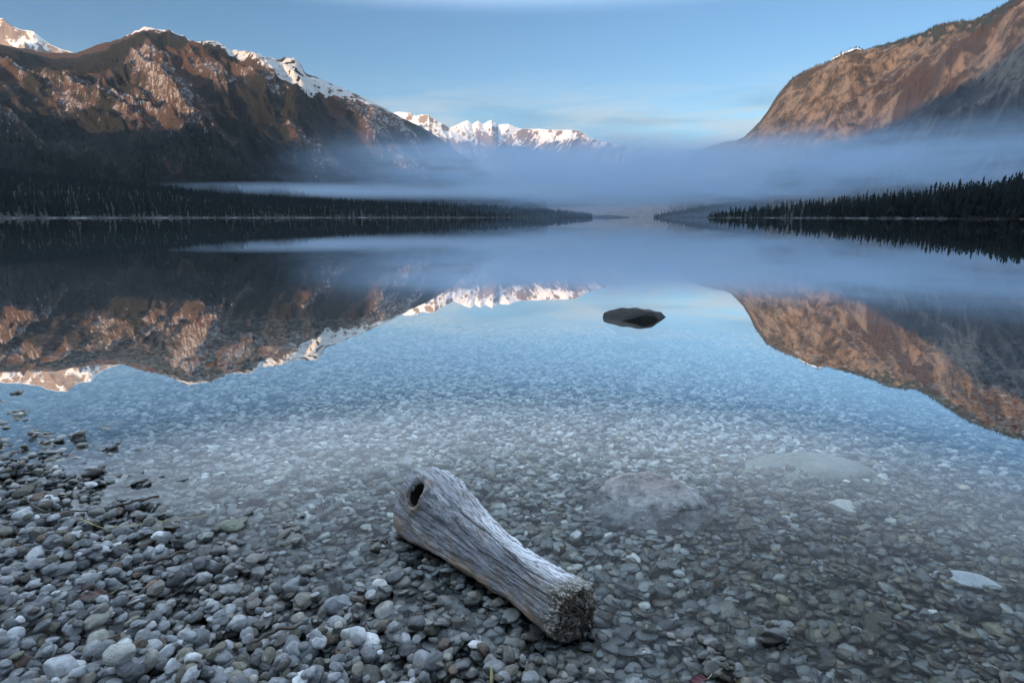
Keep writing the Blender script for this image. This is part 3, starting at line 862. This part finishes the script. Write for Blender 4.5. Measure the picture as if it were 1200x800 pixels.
def boulder(name, px, py, sx, sy, sz, zc, yw, mat, label, cat, seed, planes=7, hmin=.6, rough=.2, micro=.03, shape=None, sub=5, tilt=(0, 0)):
    c = on_z(px, py, zc)
    v, f = stone_shape(seed, sub, planes, rough, .2, hmin, micro)
    if shape: v = shape(v)
    v = v * np.array([sx, sy, sz])
    a_, b_ = tilt
    y, z = v[:, 1] * math.cos(a_) - v[:, 2] * math.sin(a_), v[:, 1] * math.sin(a_) + v[:, 2] * math.cos(a_)
    x, z = v[:, 0] * math.cos(b_) + z * math.sin(b_), -v[:, 0] * math.sin(b_) + z * math.cos(b_)
    cz, sz_ = math.cos(yw), math.sin(yw)
    v = np.stack([x * cz - y * sz_, x * sz_ + y * cz, z], -1)
    me = np_mesh(name, v, f)
    o = link(name, me, mat); o.location = c
    return tag(o, label, cat)

dark = rock_mat("wet dark rock", (.012, .011, .009), (.022, .020, .017), (.045, .046, .044), 7, .85)
boulder("rock", 738, 377, .475, .22, .20, -.045, .02, dark, "dark flat topped rock standing alone out of the still water", "rock", 203, 5, .62, .16, .03,
        shape=lambda v: np.stack([np.where(v[:, 0] < -.72, -.72 + (v[:, 0] + .72) * .25, v[:, 0]) + .08, np.clip(v[:, 1], -.9, .9) * (1 - .45 * np.clip(v[:, 0] - .2, 0, 1)),
            np.clip(v[:, 2], -1, .80 - .45 * np.clip(v[:, 0] - .15, 0, 1) - .10 * np.clip(-v[:, 0] - .2, 0, 1)) * (1 + .03 * np.sin(v[:, 0] * 17))], -1))
bm2 = rock_mat("boulder stone", (.09, .085, .08), (.34, .335, .33), (.58, .59, .60), 8, .7, streak=((.78, .80, .84), .02, .12), top=((.24, .20, .165), .0, .09))
boulder("boulder", 763, 600, .30, .22, .165, -.082, -.12, bm2, "boulder breaking the surface right of the log, tan and frosted on top", "boulder", 311, 3, .74, .16, .07)
slab = rock_mat("drowned slab", (.22, .23, .18), (.34, .345, .29), (.50, .51, .49), 6, .8)
boulder("boulder", 942, 553, .37, .19, .10, -.15, -.06, slab, "smooth olive grey boulder lying wholly under water, largest on the right", "boulder", 402, 4, .7, .15, .012,
        shape=lambda v: np.stack([v[:, 0], v[:, 1], v[:, 2] * (1 - .5 * np.clip(-v[:, 0], 0, 1))], -1))
cream = rock_mat("cream stone", (.55, .50, .40), (.68, .66, .60), (.75, .75, .73), 12, .8)
boulder("stone", 990, 598, .085, .06, .045, -.12, .1, cream, "cream white stone under water in front of the smooth drowned boulder", "stone", 77, 6, .55, .2, .04)
chalk = rock_mat("white slab", (.50, .52, .52), (.62, .64, .65), (.72, .73, .74), 8, .8)
boulder("stone", 1138, 679, .115, .045, .02, -.07, -.30, chalk, "long white slab stone under water near the right edge", "stone", 91, 8, .45, .1, .03)
boulder("stone", 890, 548, .075, .05, .03, -.15, -.5, chalk, "pale chalky stone at the left foot of the smooth drowned boulder", "stone", 92, 6, .5, .2, .03)
br = rock_mat("brown stone", (.085, .078, .055), (.12, .11, .08), (.17, .16, .13), 14, .6)
boulder("stone", 1029, 733, .062, .05, .03, -.05, .4, br, "broad dark olive stone under water at lower right", "stone", 55, 3, .7, .12, .01)
pale = rock_mat("pale round pebble", (.38, .37, .33), (.46, .45, .41), (.55, .54, .5), 30, .8)
boulder("stone", 140, 766, .037, .030, .026, hb(*on_z(140, 766, .06)[:2]) + .014, .2, pale, "smooth pale rounded pebble at the lower left", "stone", 12, 4, .75, .1, .01)
gran = rock_mat("speckled stone", (.20, .21, .22), (.30, .31, .32), (.62, .63, .64), 40, .8)
boulder("stone", 395, 708, .047, .036, .03, hb(*on_z(395, 708, .02)[:2]) + .012, .1, gran, "speckled grey block shaped stone in the beach left of the log", "stone", 13, 6, .6, .12, .02)
green = rock_mat("green stone", (.17, .185, .13), (.22, .235, .17), (.28, .29, .24), 20, .6)
boulder("stone", 271, 617, .052, .034, .028, .0, .05, green, "greenish smooth stone at the waterline on the left", "stone", 14, 4, .7, .1, .01)

# ------------------------------------------------------------------ driftwood log
def make_log():
    a3 = LA.copy(); b3 = LB.copy(); a3[2] = .092; b3[2] = .062
    ext = (b3 - a3); L0 = np.linalg.norm(ext); ax_ = ext / L0
    a3 = a3 - ax_ * .125; b3 = b3 + ax_ * .055
    Ltot = np.linalg.norm(b3 - a3)
    side = np.cross(ax_, [0, 0, 1.0]); side /= np.linalg.norm(side)      # to the camera's left / near side
    if side[0] > 0: side = -side
    up = np.cross(side, ax_); up *= np.sign(up[2])
    ns, nt = 420, 340
    # s with dense end caps
    s = np.linspace(0, 1, ns); th = np.linspace(0, 2 * math.pi, nt, endpoint=False)
    Sg, Tg = np.meshgrid(s, th, indexing="ij")
    R0 = np.interp(s, [0, .06, .15, .28, .42, .55, .70, .85, .94, 1.0], [.125, .155, .158, .142, .114, .095, .090, .094, .098, .090])[:, None]
    cap0 = np.sqrt(np.clip(1 - (np.clip(.075 - Sg, 0, 1) / .075)**2.4, 0, 1)); cap1 = np.sqrt(np.clip(1 - (np.clip(Sg - .935, 0, 1) / .065)**2.7, 0, 1))
    Lc = Sg * Ltot
    ct, st_ = np.cos(Tg), np.sin(Tg)                      # 0 = side (camera left), pi/2 = up
    tw = Tg + .35 * Sg
    form = 1 + .07 * np.cos(2 * (tw - 1.0)) + .06 * np.cos(3 * tw + 1.3) + .22 * fbm(Lc * 4.2, ct * 1.1, st_ * 1.1 + 3, o=4)
    # flattened faces: an upper facet and a near side facet meeting in a blunt keel
    for ang, h in [(1.75, .84), (.35, .86), (3.0, .86)]:
        c_ = np.cos(Tg - ang)
        lim = h / np.maximum(c_, 1e-3)
        form = np.where((c_ > .3) & (form > lim), form + (lim - form) * .62, form)
    r = R0 * form
    # grain, cracks, worn hollows
    gr = ridged(Tg * 4.6 + 1.3 * fbm(Lc * 4, Tg * 1.3, o=3) + .35 * Lc * 8, Lc * 2.6, 5, .62)
    gr2 = fbm(ct * 16, st_ * 16, Lc * 6, o=4, gain=.6)
    r = r - .0050 * (1 - gr)**2 * 1.2 + .0036 * gr2 + .004 * fbm(ct * 5, st_ * 5, Lc * 14, o=4, gain=.6)
    crack = sm(.05, .0, np.abs(Tg - 1.25 - .18 * perlin(Lc * 5, 0 * Lc + 3) + .25 * (Sg - .5))) * sm(.3, .42, Sg) * (1 - sm(.86, .93, Sg))
    crack2 = sm(.035, .0, np.abs(Tg - 2.0 - .15 * perlin(Lc * 6, 0 * Lc + 8) + .3 * (Sg - .5))) * sm(.1, .2, Sg) * (1 - sm(.6, .7, Sg))
    crack3 = sm(.03, .0, np.abs(Tg - .72 - .1 * perlin(Lc * 7, 0 * Lc + 1))) * sm(.45, .5, Sg) * (1 - sm(.9, .98, Sg))
    r = r - .016 * crack - .011 * crack2 - .008 * crack3
    rl = np.random.default_rng(5)
    for _ in range(26):
        t0_, s0_, s1_ = rl.random() * 3.6 - .4, rl.random() * .75 + .05, 0
        s1_ = s0_ + .12 + .3 * rl.random(); wd_ = .014 + .025 * rl.random(); dp_ = .003 + .007 * rl.random()
        dth = np.abs(Tg - t0_ - .10 * perlin(Lc * 7 + t0_ * 9, 0 * Lc + t0_) + .25 * (Sg - s0_))
        kk = sm(wd_, 0, dth) * sm(s0_, s0_ + .05, Sg) * (1 - sm(s1_ - .08, s1_, Sg))
        r = r - dp_ * kk; crack3 = np.maximum(crack3, kk * dp_ / .009)
        # splinter edge lifted beside the crack
        r = r + .0025 * sm(wd_ * 2.6, wd_ * 1.1, dth) * (1 - kk) * sm(s0_, s0_ + .05, Sg) * (1 - sm(s1_ - .08, s1_, Sg))
    # torn strips on the far top flank
    r = r - .014 * sm(.1, .5, fbm(Lc * 9, Tg * 5 + 3, o=3)) * sm(1.7, 2.2, Tg) * (1 - sm(3.3, 3.8, Tg)) * sm(.1, .25, Sg)
    # knot hole
    hs_, ht_ = .165, .80
    dx_ = (Sg - hs_) * Ltot; dy_ = (Tg - ht_) * .14
    wob = 1 + .18 * perlin(np.arctan2(dy_, dx_) * 1.2 + 4, 0 * dx_ + 2.2)
    e = np.sqrt((dx_ / .034)**2 + (dy_ / .042)**2) / wob
    rim = np.exp(-((e - 1.25) / .30)**2)
    r = r + .012 * rim - .080 * (1 - sm(.55, 1.05, e)) - .02 * np.exp(-((Lc - .30) / .03)**2) * np.exp(-((Tg - .55) / .12)**2)
    # swelling around the hole, waist scar
    r = r + .010 * np.exp(-((dx_ / .09)**2 + (dy_ / .08)**2)) 
    endn = fbm(ct * 5, st_ * 5, Lc * 16, o=5, gain=.65)
    r = r * (1 + .22 * endn * sm(.86, .96, Sg) + .10 * endn * sm(.06, .0, Sg))
    rr = r * cap0 * cap1
    Lx = Lc.copy()
    Lx += .050 * fbm(ct * 3.2 * cap1, st_ * 3.2 * cap1, 0 * Lc + 9, o=5, gain=.65) * sm(.94, 1.0, Sg)
    Lx += .05 * (np.clip(.10 - Sg, 0, 1) / .10) * (ct * -.6)     # the far end is cut at a slant
    bend = -.018 * np.sin(math.pi * Sg)
    P_ = a3[None, None] + Lx[..., None] * ax_ + (rr * ct)[..., None] * side + (rr * st_ + bend)[..., None] * up
    col_s = np.stack([Lc, Tg * .12, rr], -1)
    faces = grid_faces(nt, ns, True)                     # uses u=theta
    Pq = P_.transpose(1, 0, 2).reshape(-1, 3); Cq = col_s.transpose(1, 0, 2).reshape(-1, 3)
    Sq = Sg.T.reshape(-1); eq = e.T.reshape(-1)
    edge = (np.exp(-((np.minimum(np.abs(Tg - 5.9), np.abs(Tg + .38)) ) / .28)**2) + .7 * rim)  # ochre rim low on the near side and round the hole
    pale_ = np.exp(-((Tg - 1.75) / .45)**2) * sm(.30, .5, Sg) * (1 - sm(.88, .95, Sg)) + .8 * np.exp(-((Tg - 2.3) / .5)**2)
    lich = sm(.87, .95, Sg + .03 * perlin(ct * 4, st_ * 4, Lc * 10))
    Mq = np.stack([edge, pale_, lich], -1).transpose(1, 0, 2).reshape(-1, 3)
    crk = (np.clip(crack + crack2 + crack3, 0, 1)).T.reshape(-1)
    root = bpy.data.objects.new("driftwood_log", None); COL.objects.link(root)
    ctr = (a3 + b3) / 2; root.location = (ctr[0], ctr[1], 0)
    tag(root, "weathered grey driftwood log with a dark knot hole, lying half in the shallows", "driftwood")
    fe = eq[faces].mean(1); fs_ = Sq[faces].mean(1)
    hole = fe < .93; endf = (fs_ > .965) & ~hole; body = ~hole & ~endf
    def sub(name, sel, mat):
        f = faces[sel]; ids, inv = np.unique(f, return_inverse=True)
        me = np_mesh(name, Pq[ids] - np.array([ctr[0], ctr[1], 0]), inv.reshape(f.shape))
        vattr(me, "lc", Cq[ids], "FLOAT_VECTOR"); vattr(me, "mask", Mq[ids]); vattr(me, "crk", crk[ids], "FLOAT")
        return link(name, me, mat, root)
    m = NT("weathered driftwood"); lc = m.attr("lc").outputs["Vector"]; g = m.geo(); p = g.outputs["Position"]
    a = m.attr("mask").outputs["Color"]; sc_ = m.n("SeparateColor"); m.put(sc_.inputs[0], a)
    gl_ = m.noise(m.scale(lc, (7, 42, 24)), 3.0, 6, .72, .8); gm = m.noise(m.scale(lc, (2.2, 14, 14)), 3.0, 5, .6, .5)
    sp_ = m.noise(p, 110, 5, .75); bl = m.noise(p, 11, 4, .6)
    c = m.mix(m.sstep(.36, .64, gl_), (.07, .07, .075), (.40, .395, .40))
    bd = m.noise(m.scale(lc, (1.2, 5, 5)), 4.0, 3, .5)
    c = m.mix(m.math("MULTIPLY", m.sstep(.58, .40, bd), .6), c, m.mix(1.0, c, (.42, .43, .48), "MULTIPLY"))
    c = m.mix(m.math("MULTIPLY", m.sstep(.45, .68, gm), .75), c, (.36, .365, .38))
    c = m.mix(m.math("MULTIPLY", m.sstep(.46, .66, bl), .55), c, (.17, .12, .08))
    c = m.mix(m.math("MULTIPLY", sc_.outputs[0], m.sstep(.35, .6, bl)), c, (.30, .205, .125))
    c = m.mix(m.math("MULTIPLY", sc_.outputs[1], m.sstep(.36, .62, gl_)), c, (.80, .80, .82))
    c = m.mix(m.math("MULTIPLY", m.attr("crk").outputs["Fac"], .8), c, (.03, .028, .025))
    c = m.mix(m.math("MULTIPLY", m.sstep(.58, .66, sp_), .35), c, (.6, .61, .62))
    lcl = m.mix(m.sstep(.46, .60, sp_), (.045, .036, .024), (.52, .47, .38))
    c = m.mix(m.math("MULTIPLY", sc_.outputs[2], .9), c, lcl)
    wetl = m.sstep(.025, .0, m.sepz(p)[2])
    c = m.mix(wetl, c, m.mix(1.0, c, (.5, .46, .40), "MULTIPLY"))
    hgt_ = m.math("ADD", m.math("MULTIPLY", gl_, 1.0), m.math("MULTIPLY", sp_, .5))
    m.bsdf(c, .72, m.bump(hgt_, .9, .006), .4)
    sub("trunk", body, m.m)
    m2 = NT("rotten hollow"); g = m2.geo(); nn = m2.noise(g.outputs["Position"], 60, 4, .6)
    m2.bsdf(m2.mix(nn, (.006, .005, .005), (.035, .026, .02)), .95, m2.bump(nn, .8, .006), .1)
    sub("knot_hole", hole, m2.m)
    m3 = NT("broken end grain"); g = m3.geo(); p = g.outputs["Position"]
    nn = m3.noise(p, 120, 6, .75); nb = m3.noise(p, 18, 4, .6)
    c = m3.mix(m3.sstep(.44, .62, nn), (.035, .027, .020), (.40, .35, .29)); c = m3.mix(m3.sstep(.45, .7, nb), c, (.10, .07, .045))
    m3.bsdf(c, .9, m3.bump(nn, 1.0, .012), .2)
    o = sub("broken_end", endf, m3.m); o["label"] = "rough lichen speckled near end of the log"
    return root
make_log()

# ------------------------------------------------------------------ twigs, reed, leaves
def tube(name, pts3, radii, mat, label, cat, seg=8, wob=.0):
    P_ = np.array(pts3, float); n_ = 40
    t = np.linspace(0, 1, len(P_)); tt = np.linspace(0, 1, n_)
    C = np.stack([np.interp(tt, t, P_[:, i]) for i in range(3)], -1)
    # smooth
    for _ in range(2): C[1:-1] = (C[:-2] + 2 * C[1:-1] + C[2:]) / 4
    C[:, 2] += wob * np.sin(tt * 23) ; C[:, 0] += wob * np.sin(tt * 17 + 1)
    Rr = np.interp(tt, np.linspace(0, 1, len(radii)), radii)
    tg = np.gradient(C, axis=0); tg /= np.linalg.norm(tg, axis=1)[:, None]
    sd = np.cross(tg, [0, 0, 1.0]); sd /= np.linalg.norm(sd, axis=1)[:, None]; u_ = np.cross(sd, tg)
    a_ = np.linspace(0, 2 * math.pi, seg, endpoint=False)
    V = C[None] + Rr[None, :, None] * (np.cos(a_)[:, None, None] * sd[None] + np.sin(a_)[:, None, None] * u_[None])
    V = V.reshape(-1, 3); f = grid_faces(seg, n_, True)
    o0 = C[0].copy(); me = np_mesh(name, V - o0, f)
    o = link(name, me, mat); o.location = o0
    return tag(o, label, cat)
def lay(pp, lift=.012):
    out = []
    for a, b in pp:
        c = on_z(a, b, .04); z = hb(c[0], c[1])
        c = on_z(a, b, max(z, 0) + lift); out.append(c)
    return out
tw = NT("dark twig bark"); g = tw.geo(); nn = tw.noise(g.outputs["Position"], 90, 4, .6)
tw.bsdf(tw.mix(nn, (.03, .022, .017), (.09, .065, .05)), .8, tw.bump(nn, .5, .002))
st_m = NT("straw"); g = st_m.geo(); nn = st_m.noise(g.outputs["Position"], 60, 3, .6)
st_m.bsdf(st_m.mix(nn, (.32, .27, .11), (.52, .46, .24)), .6)
tube("twig", lay([(-6, 530), (5, 548), (20, 573), (38, 592), (52, 600), (75, 600), (105, 598)], .016), [.0035, .005, .005, .004, .003], tw.m, "long thin dark twig bent across the pebbles at the left edge", "twig", wob=.002)
tube("twig", lay([(118, 596), (140, 592), (162, 586), (186, 581)], .018), [.002, .005, .0055], tw.m, "short dark twig reaching to the waterline at the left", "twig", wob=.002)
tube("straw_stalk", lay([(94, 607), (108, 614), (122, 619), (160, 614), (200, 609), (246, 603)], .022), [.0015, .002, .0022, .0018, .001], st_m.m, "bent yellow straw stalk lying across the left pebbles", "straw")
tube("twig", lay([(168, 662), (190, 655), (212, 647), (236, 641)], .016), [.006, .007, .005, .002], tw.m, "thick black wet twig below the yellow straw", "twig", wob=.003)
tube("twig", lay([(290, 755), (305, 748), (322, 738), (342, 735), (362, 729)], .022), [.003, .005, .005, .003], tw.m, "crooked dark twig on dry pebbles below the waterline, left of the log", "twig", wob=.003)
rt = NT("rusty twig"); rt.bsdf((.10, .055, .035), .8)
tube("twig", lay([(108, 756), (128, 748), (146, 740), (162, 733)], .022), [.001, .003, .003, .002], rt.m, "reddish brown twig beside the smooth pale pebble", "twig", wob=.001)
gpt = on_z(577, 800, .03); gz = hb(gpt[0], gpt[1] + .02)
tube("straw_stalk", [(gpt[0], gpt[1], gz - .01), (gpt[0] - .002, gpt[1] + .01, gz + .03), (gpt[0] - .004, gpt[1] + .028, gz + .062)], [.004, .005, .0008], st_m.m, "upright pale grass blade between pebbles under the log", "straw")

def leaf(px, py, ln, wd, yw, label, colr, lift=.02):
    c = on_z(px, py, .05); z = hb(c[0], c[1]); c = on_z(px, py, max(z, 0) + lift)
    nu_, nv_ = 26, 11
    u_ = np.linspace(-1, 1, nu_); v_ = np.linspace(-1, 1, nv_)
    U_, V_ = np.meshgrid(u_, v_, indexing="ij")
    wdt = wd * np.clip(1 - np.abs(U_)**2.2, 0, 1)**.8 * (1 + .12 * np.sin(U_ * 19))
    Xl = U_ * ln; Yl = V_ * wdt; Zl = .25 * wd * np.abs(V_) + .3 * wd * np.sin(U_ * 2.5) + .12 * wd * np.sin(V_ * 5 + U_ * 9)
    top = np.stack([Xl, Yl, Zl], -1).reshape(-1, 3); bot = top - [0, 0, .0012]
    f = grid_faces(nu_, nv_); F2 = np.concatenate([f, f[:, ::-1] + len(top)])
    idx = np.arange(nu_ * nv_).reshape(nu_, nv_); loop = np.concatenate([idx[:, 0], idx[-1, 1:], idx[-2::-1, -1], idx[0, -2:0:-1]])
    l2 = np.roll(loop, -1); F2 = np.concatenate([F2, np.stack([loop, l2, l2 + len(top), loop + len(top)], -1)])
    o = bpy.data.objects.new("fallen_leaf", None); COL.objects.link(o); o.location = c; o.rotation_euler = (.15, .1, yw)
    tag(o, label, "leaf")
    m_ = NT("dry leaf"); g = m_.geo(); nn = m_.noise(g.outputs["Position"], 80, 4, .6)
    m_.bsdf(m_.mix(nn, tuple(a * .5 for a in colr), colr), .7)
    link("blade", np_mesh("blade", np.concatenate([top, bot]), F2), m_.m, o)
    sp_ = np.array([(ln, 0, 0), (ln * 1.25, .1 * wd, .004), (ln * 1.45, .3 * wd, .012)])
    sv = []; 
    for q_, r_ in zip(sp_, (.0014, .0012, .0016)):
        for i in range(5): sv.append((q_[0], q_[1] + r_ * math.cos(i * 1.2566), q_[2] + r_ * math.sin(i * 1.2566)))
    sf = [(k * 5 + i, k * 5 + (i + 1) % 5, (k + 1) * 5 + (i + 1) % 5, (k + 1) * 5 + i) for k in range(2) for i in range(5)]
    link("stalk", np_mesh("stalk", np.array(sv), np.array(sf)), st_m.m, o)
leaf(108, 697, .045, .017, .25, "curled dark brown fallen leaf on the left pebbles", (.09, .045, .035))
leaf(818, 796, .026, .010, .2, "dark red fallen leaf at the bottom edge right of the log", (.11, .025, .03))

# ------------------------------------------------------------------ haze and mist
def box(name, lo, hi, mat, label, cat="haze"):
    v = np.array([(x, y, z) for x in (lo[0], hi[0]) for y in (lo[1], hi[1]) for z in (lo[2], hi[2])], float)
    f = np.array([(0, 1, 3, 2), (4, 6, 7, 5), (0, 4, 5, 1), (2, 3, 7, 6), (0, 2, 6, 4), (1, 5, 7, 3)])
    c = (np.array(lo) + np.array(hi)) / 2
    o = link(name, np_mesh(name, v - c, f, False), mat); o.location = c
    return tag(o, label, cat, None, "stuff")

hz = NT("thin morning air"); pv = hz.n("VolumePrincipled")
pv.inputs["Color"].default_value = (.70, .84, 1.0, 1); pv.inputs["Density"].default_value = 1.0e-5; pv.inputs["Anisotropy"].default_value = 0.0
hz.t.links.new(pv.outputs[0], hz.out.inputs["Volume"])
box("haze", (-9500, -7500, -40), (9500, 9500, 1750), hz.m, "thin blue morning haze filling the valley")

mi = NT("lake mist"); g = mi.geo(); p = g.outputs["Position"]; px_, py_, pz_ = mi.sepz(p)
nl = mi.noise(mi.scale(p, (1, 1, 3.0)), .0011, 4, .55); nh = mi.noise(mi.scale(p, (1, 1, 6.0)), .0026, 5, .62)
wob = mi.math("MULTIPLY", mi.math("SUBTRACT", nl, .5), 260.0)
zz = mi.math("ADD", pz_, wob)
az = mi.math("DIVIDE", px_, py_)                          # how far right of the lake's axis
floor_ = mi.math("ADD", 45.0, mi.math("MULTIPLY", mi.sstep(.35, -.1, az), 25.0))
top_ = mi.math("ADD", 100.0, mi.math("MULTIPLY", py_, .098))
prof = mi.math("MULTIPLY", mi.sstep(floor_, mi.math("ADD", floor_, 70.0), mi.math("ADD", pz_, mi.math("MULTIPLY", wob, .22))), mi.math("SUBTRACT", 1.0, mi.sstep(mi.math("MULTIPLY", top_, .62), mi.math("MULTIPLY", top_, 1.05), zz)))
prof = mi.math("MAXIMUM", prof, mi.math("MULTIPLY", mi.sstep(1900.0, 2700.0, py_), mi.math("MULTIPLY", mi.math("SUBTRACT", 1.0, mi.sstep(120.0, 200.0, pz_)), .28)))
prof = mi.math("MAXIMUM", prof, mi.math("MULTIPLY", mi.sstep(.35, .85, az), mi.math("MULTIPLY", mi.math("SUBTRACT", 1.0, mi.sstep(330.0, 700.0, pz_)), .045)))
lat = mi.sstep(-.40, .10, mi.math("ADD", az, mi.math("MULTIPLY", mi.math("SUBTRACT", nl, .5), .5)))
den = mi.math("MULTIPLY", mi.math("MULTIPLY", prof, lat), mi.math("ADD", .12, mi.math("MULTIPLY", mi.sstep(.38, .62, nh), 1.6)))
den = mi.math("MULTIPLY", den, 1.15e-3)
pv = mi.n("VolumePrincipled"); pv.inputs["Color"].default_value = (.43, .59, .77, 1); mi.put(pv.inputs["Density"], den)
mi.t.links.new(pv.outputs[0], mi.out.inputs["Volume"])
box("mist_bank", (-2300, 800, 1), (3600, 5600, 760), mi.m, "soft blue bank of mist hanging across the far end of the lake", "mist")

mb = NT("mist ribbon"); g = mb.geo(); p = g.outputs["Position"]; px_, py_, pz_ = mb.sepz(p)
nl = mb.noise(mb.scale(p, (1, 1, 4)), .002, 3, .5)
zc = mb.math("ADD", 104.0, mb.math("MULTIPLY", mb.math("SUBTRACT", nl, .5), 22.0))
prof = mb.math("MULTIPLY", mb.sstep(mb.math("SUBTRACT", zc, 34.0), zc, pz_), mb.math("SUBTRACT", 1.0, mb.sstep(mb.math("ADD", zc, 10.0), mb.math("ADD", zc, 20.0), pz_)))
lat = mb.math("MULTIPLY", mb.sstep(-1450, -900, px_), mb.math("SUBTRACT", 1.0, mb.sstep(-100, 400, px_)))
pv = mb.n("VolumePrincipled"); pv.inputs["Color"].default_value = (.54, .68, .83, 1)
mb.put(pv.inputs["Density"], mb.math("MULTIPLY", mb.math("MULTIPLY", prof, lat), 2.2e-3))
mb.t.links.new(pv.outputs[0], mb.out.inputs["Volume"])
box("mist_ribbon", (-1500, 2000, 55), (420, 2750, 150), mb.m, "thin pale ribbon of mist above the left shore woods", "mist")

# ------------------------------------------------------------------ render settings
SC.render.engine = "CYCLES"
cy = SC.cycles
cy.use_denoising = True
cy.denoiser = "OPENIMAGEDENOISE"
cy.denoising_input_passes = "RGB_ALBEDO_NORMAL"
cy.max_bounces = 8; cy.diffuse_bounces = 2; cy.glossy_bounces = 3; cy.transmission_bounces = 2; cy.transparent_max_bounces = 8; cy.volume_bounces = 1
cy.use_adaptive_sampling = True; cy.adaptive_threshold = .02; cy.adaptive_min_samples = 20
cy.volume_step_rate = 1.0; cy.volume_max_steps = 64
cy.sample_clamp_indirect = 6
SC.view_settings.view_transform = "Standard"; SC.view_settings.look = "None"
SC.view_settings.exposure = 0.9; SC.view_settings.gamma = 1
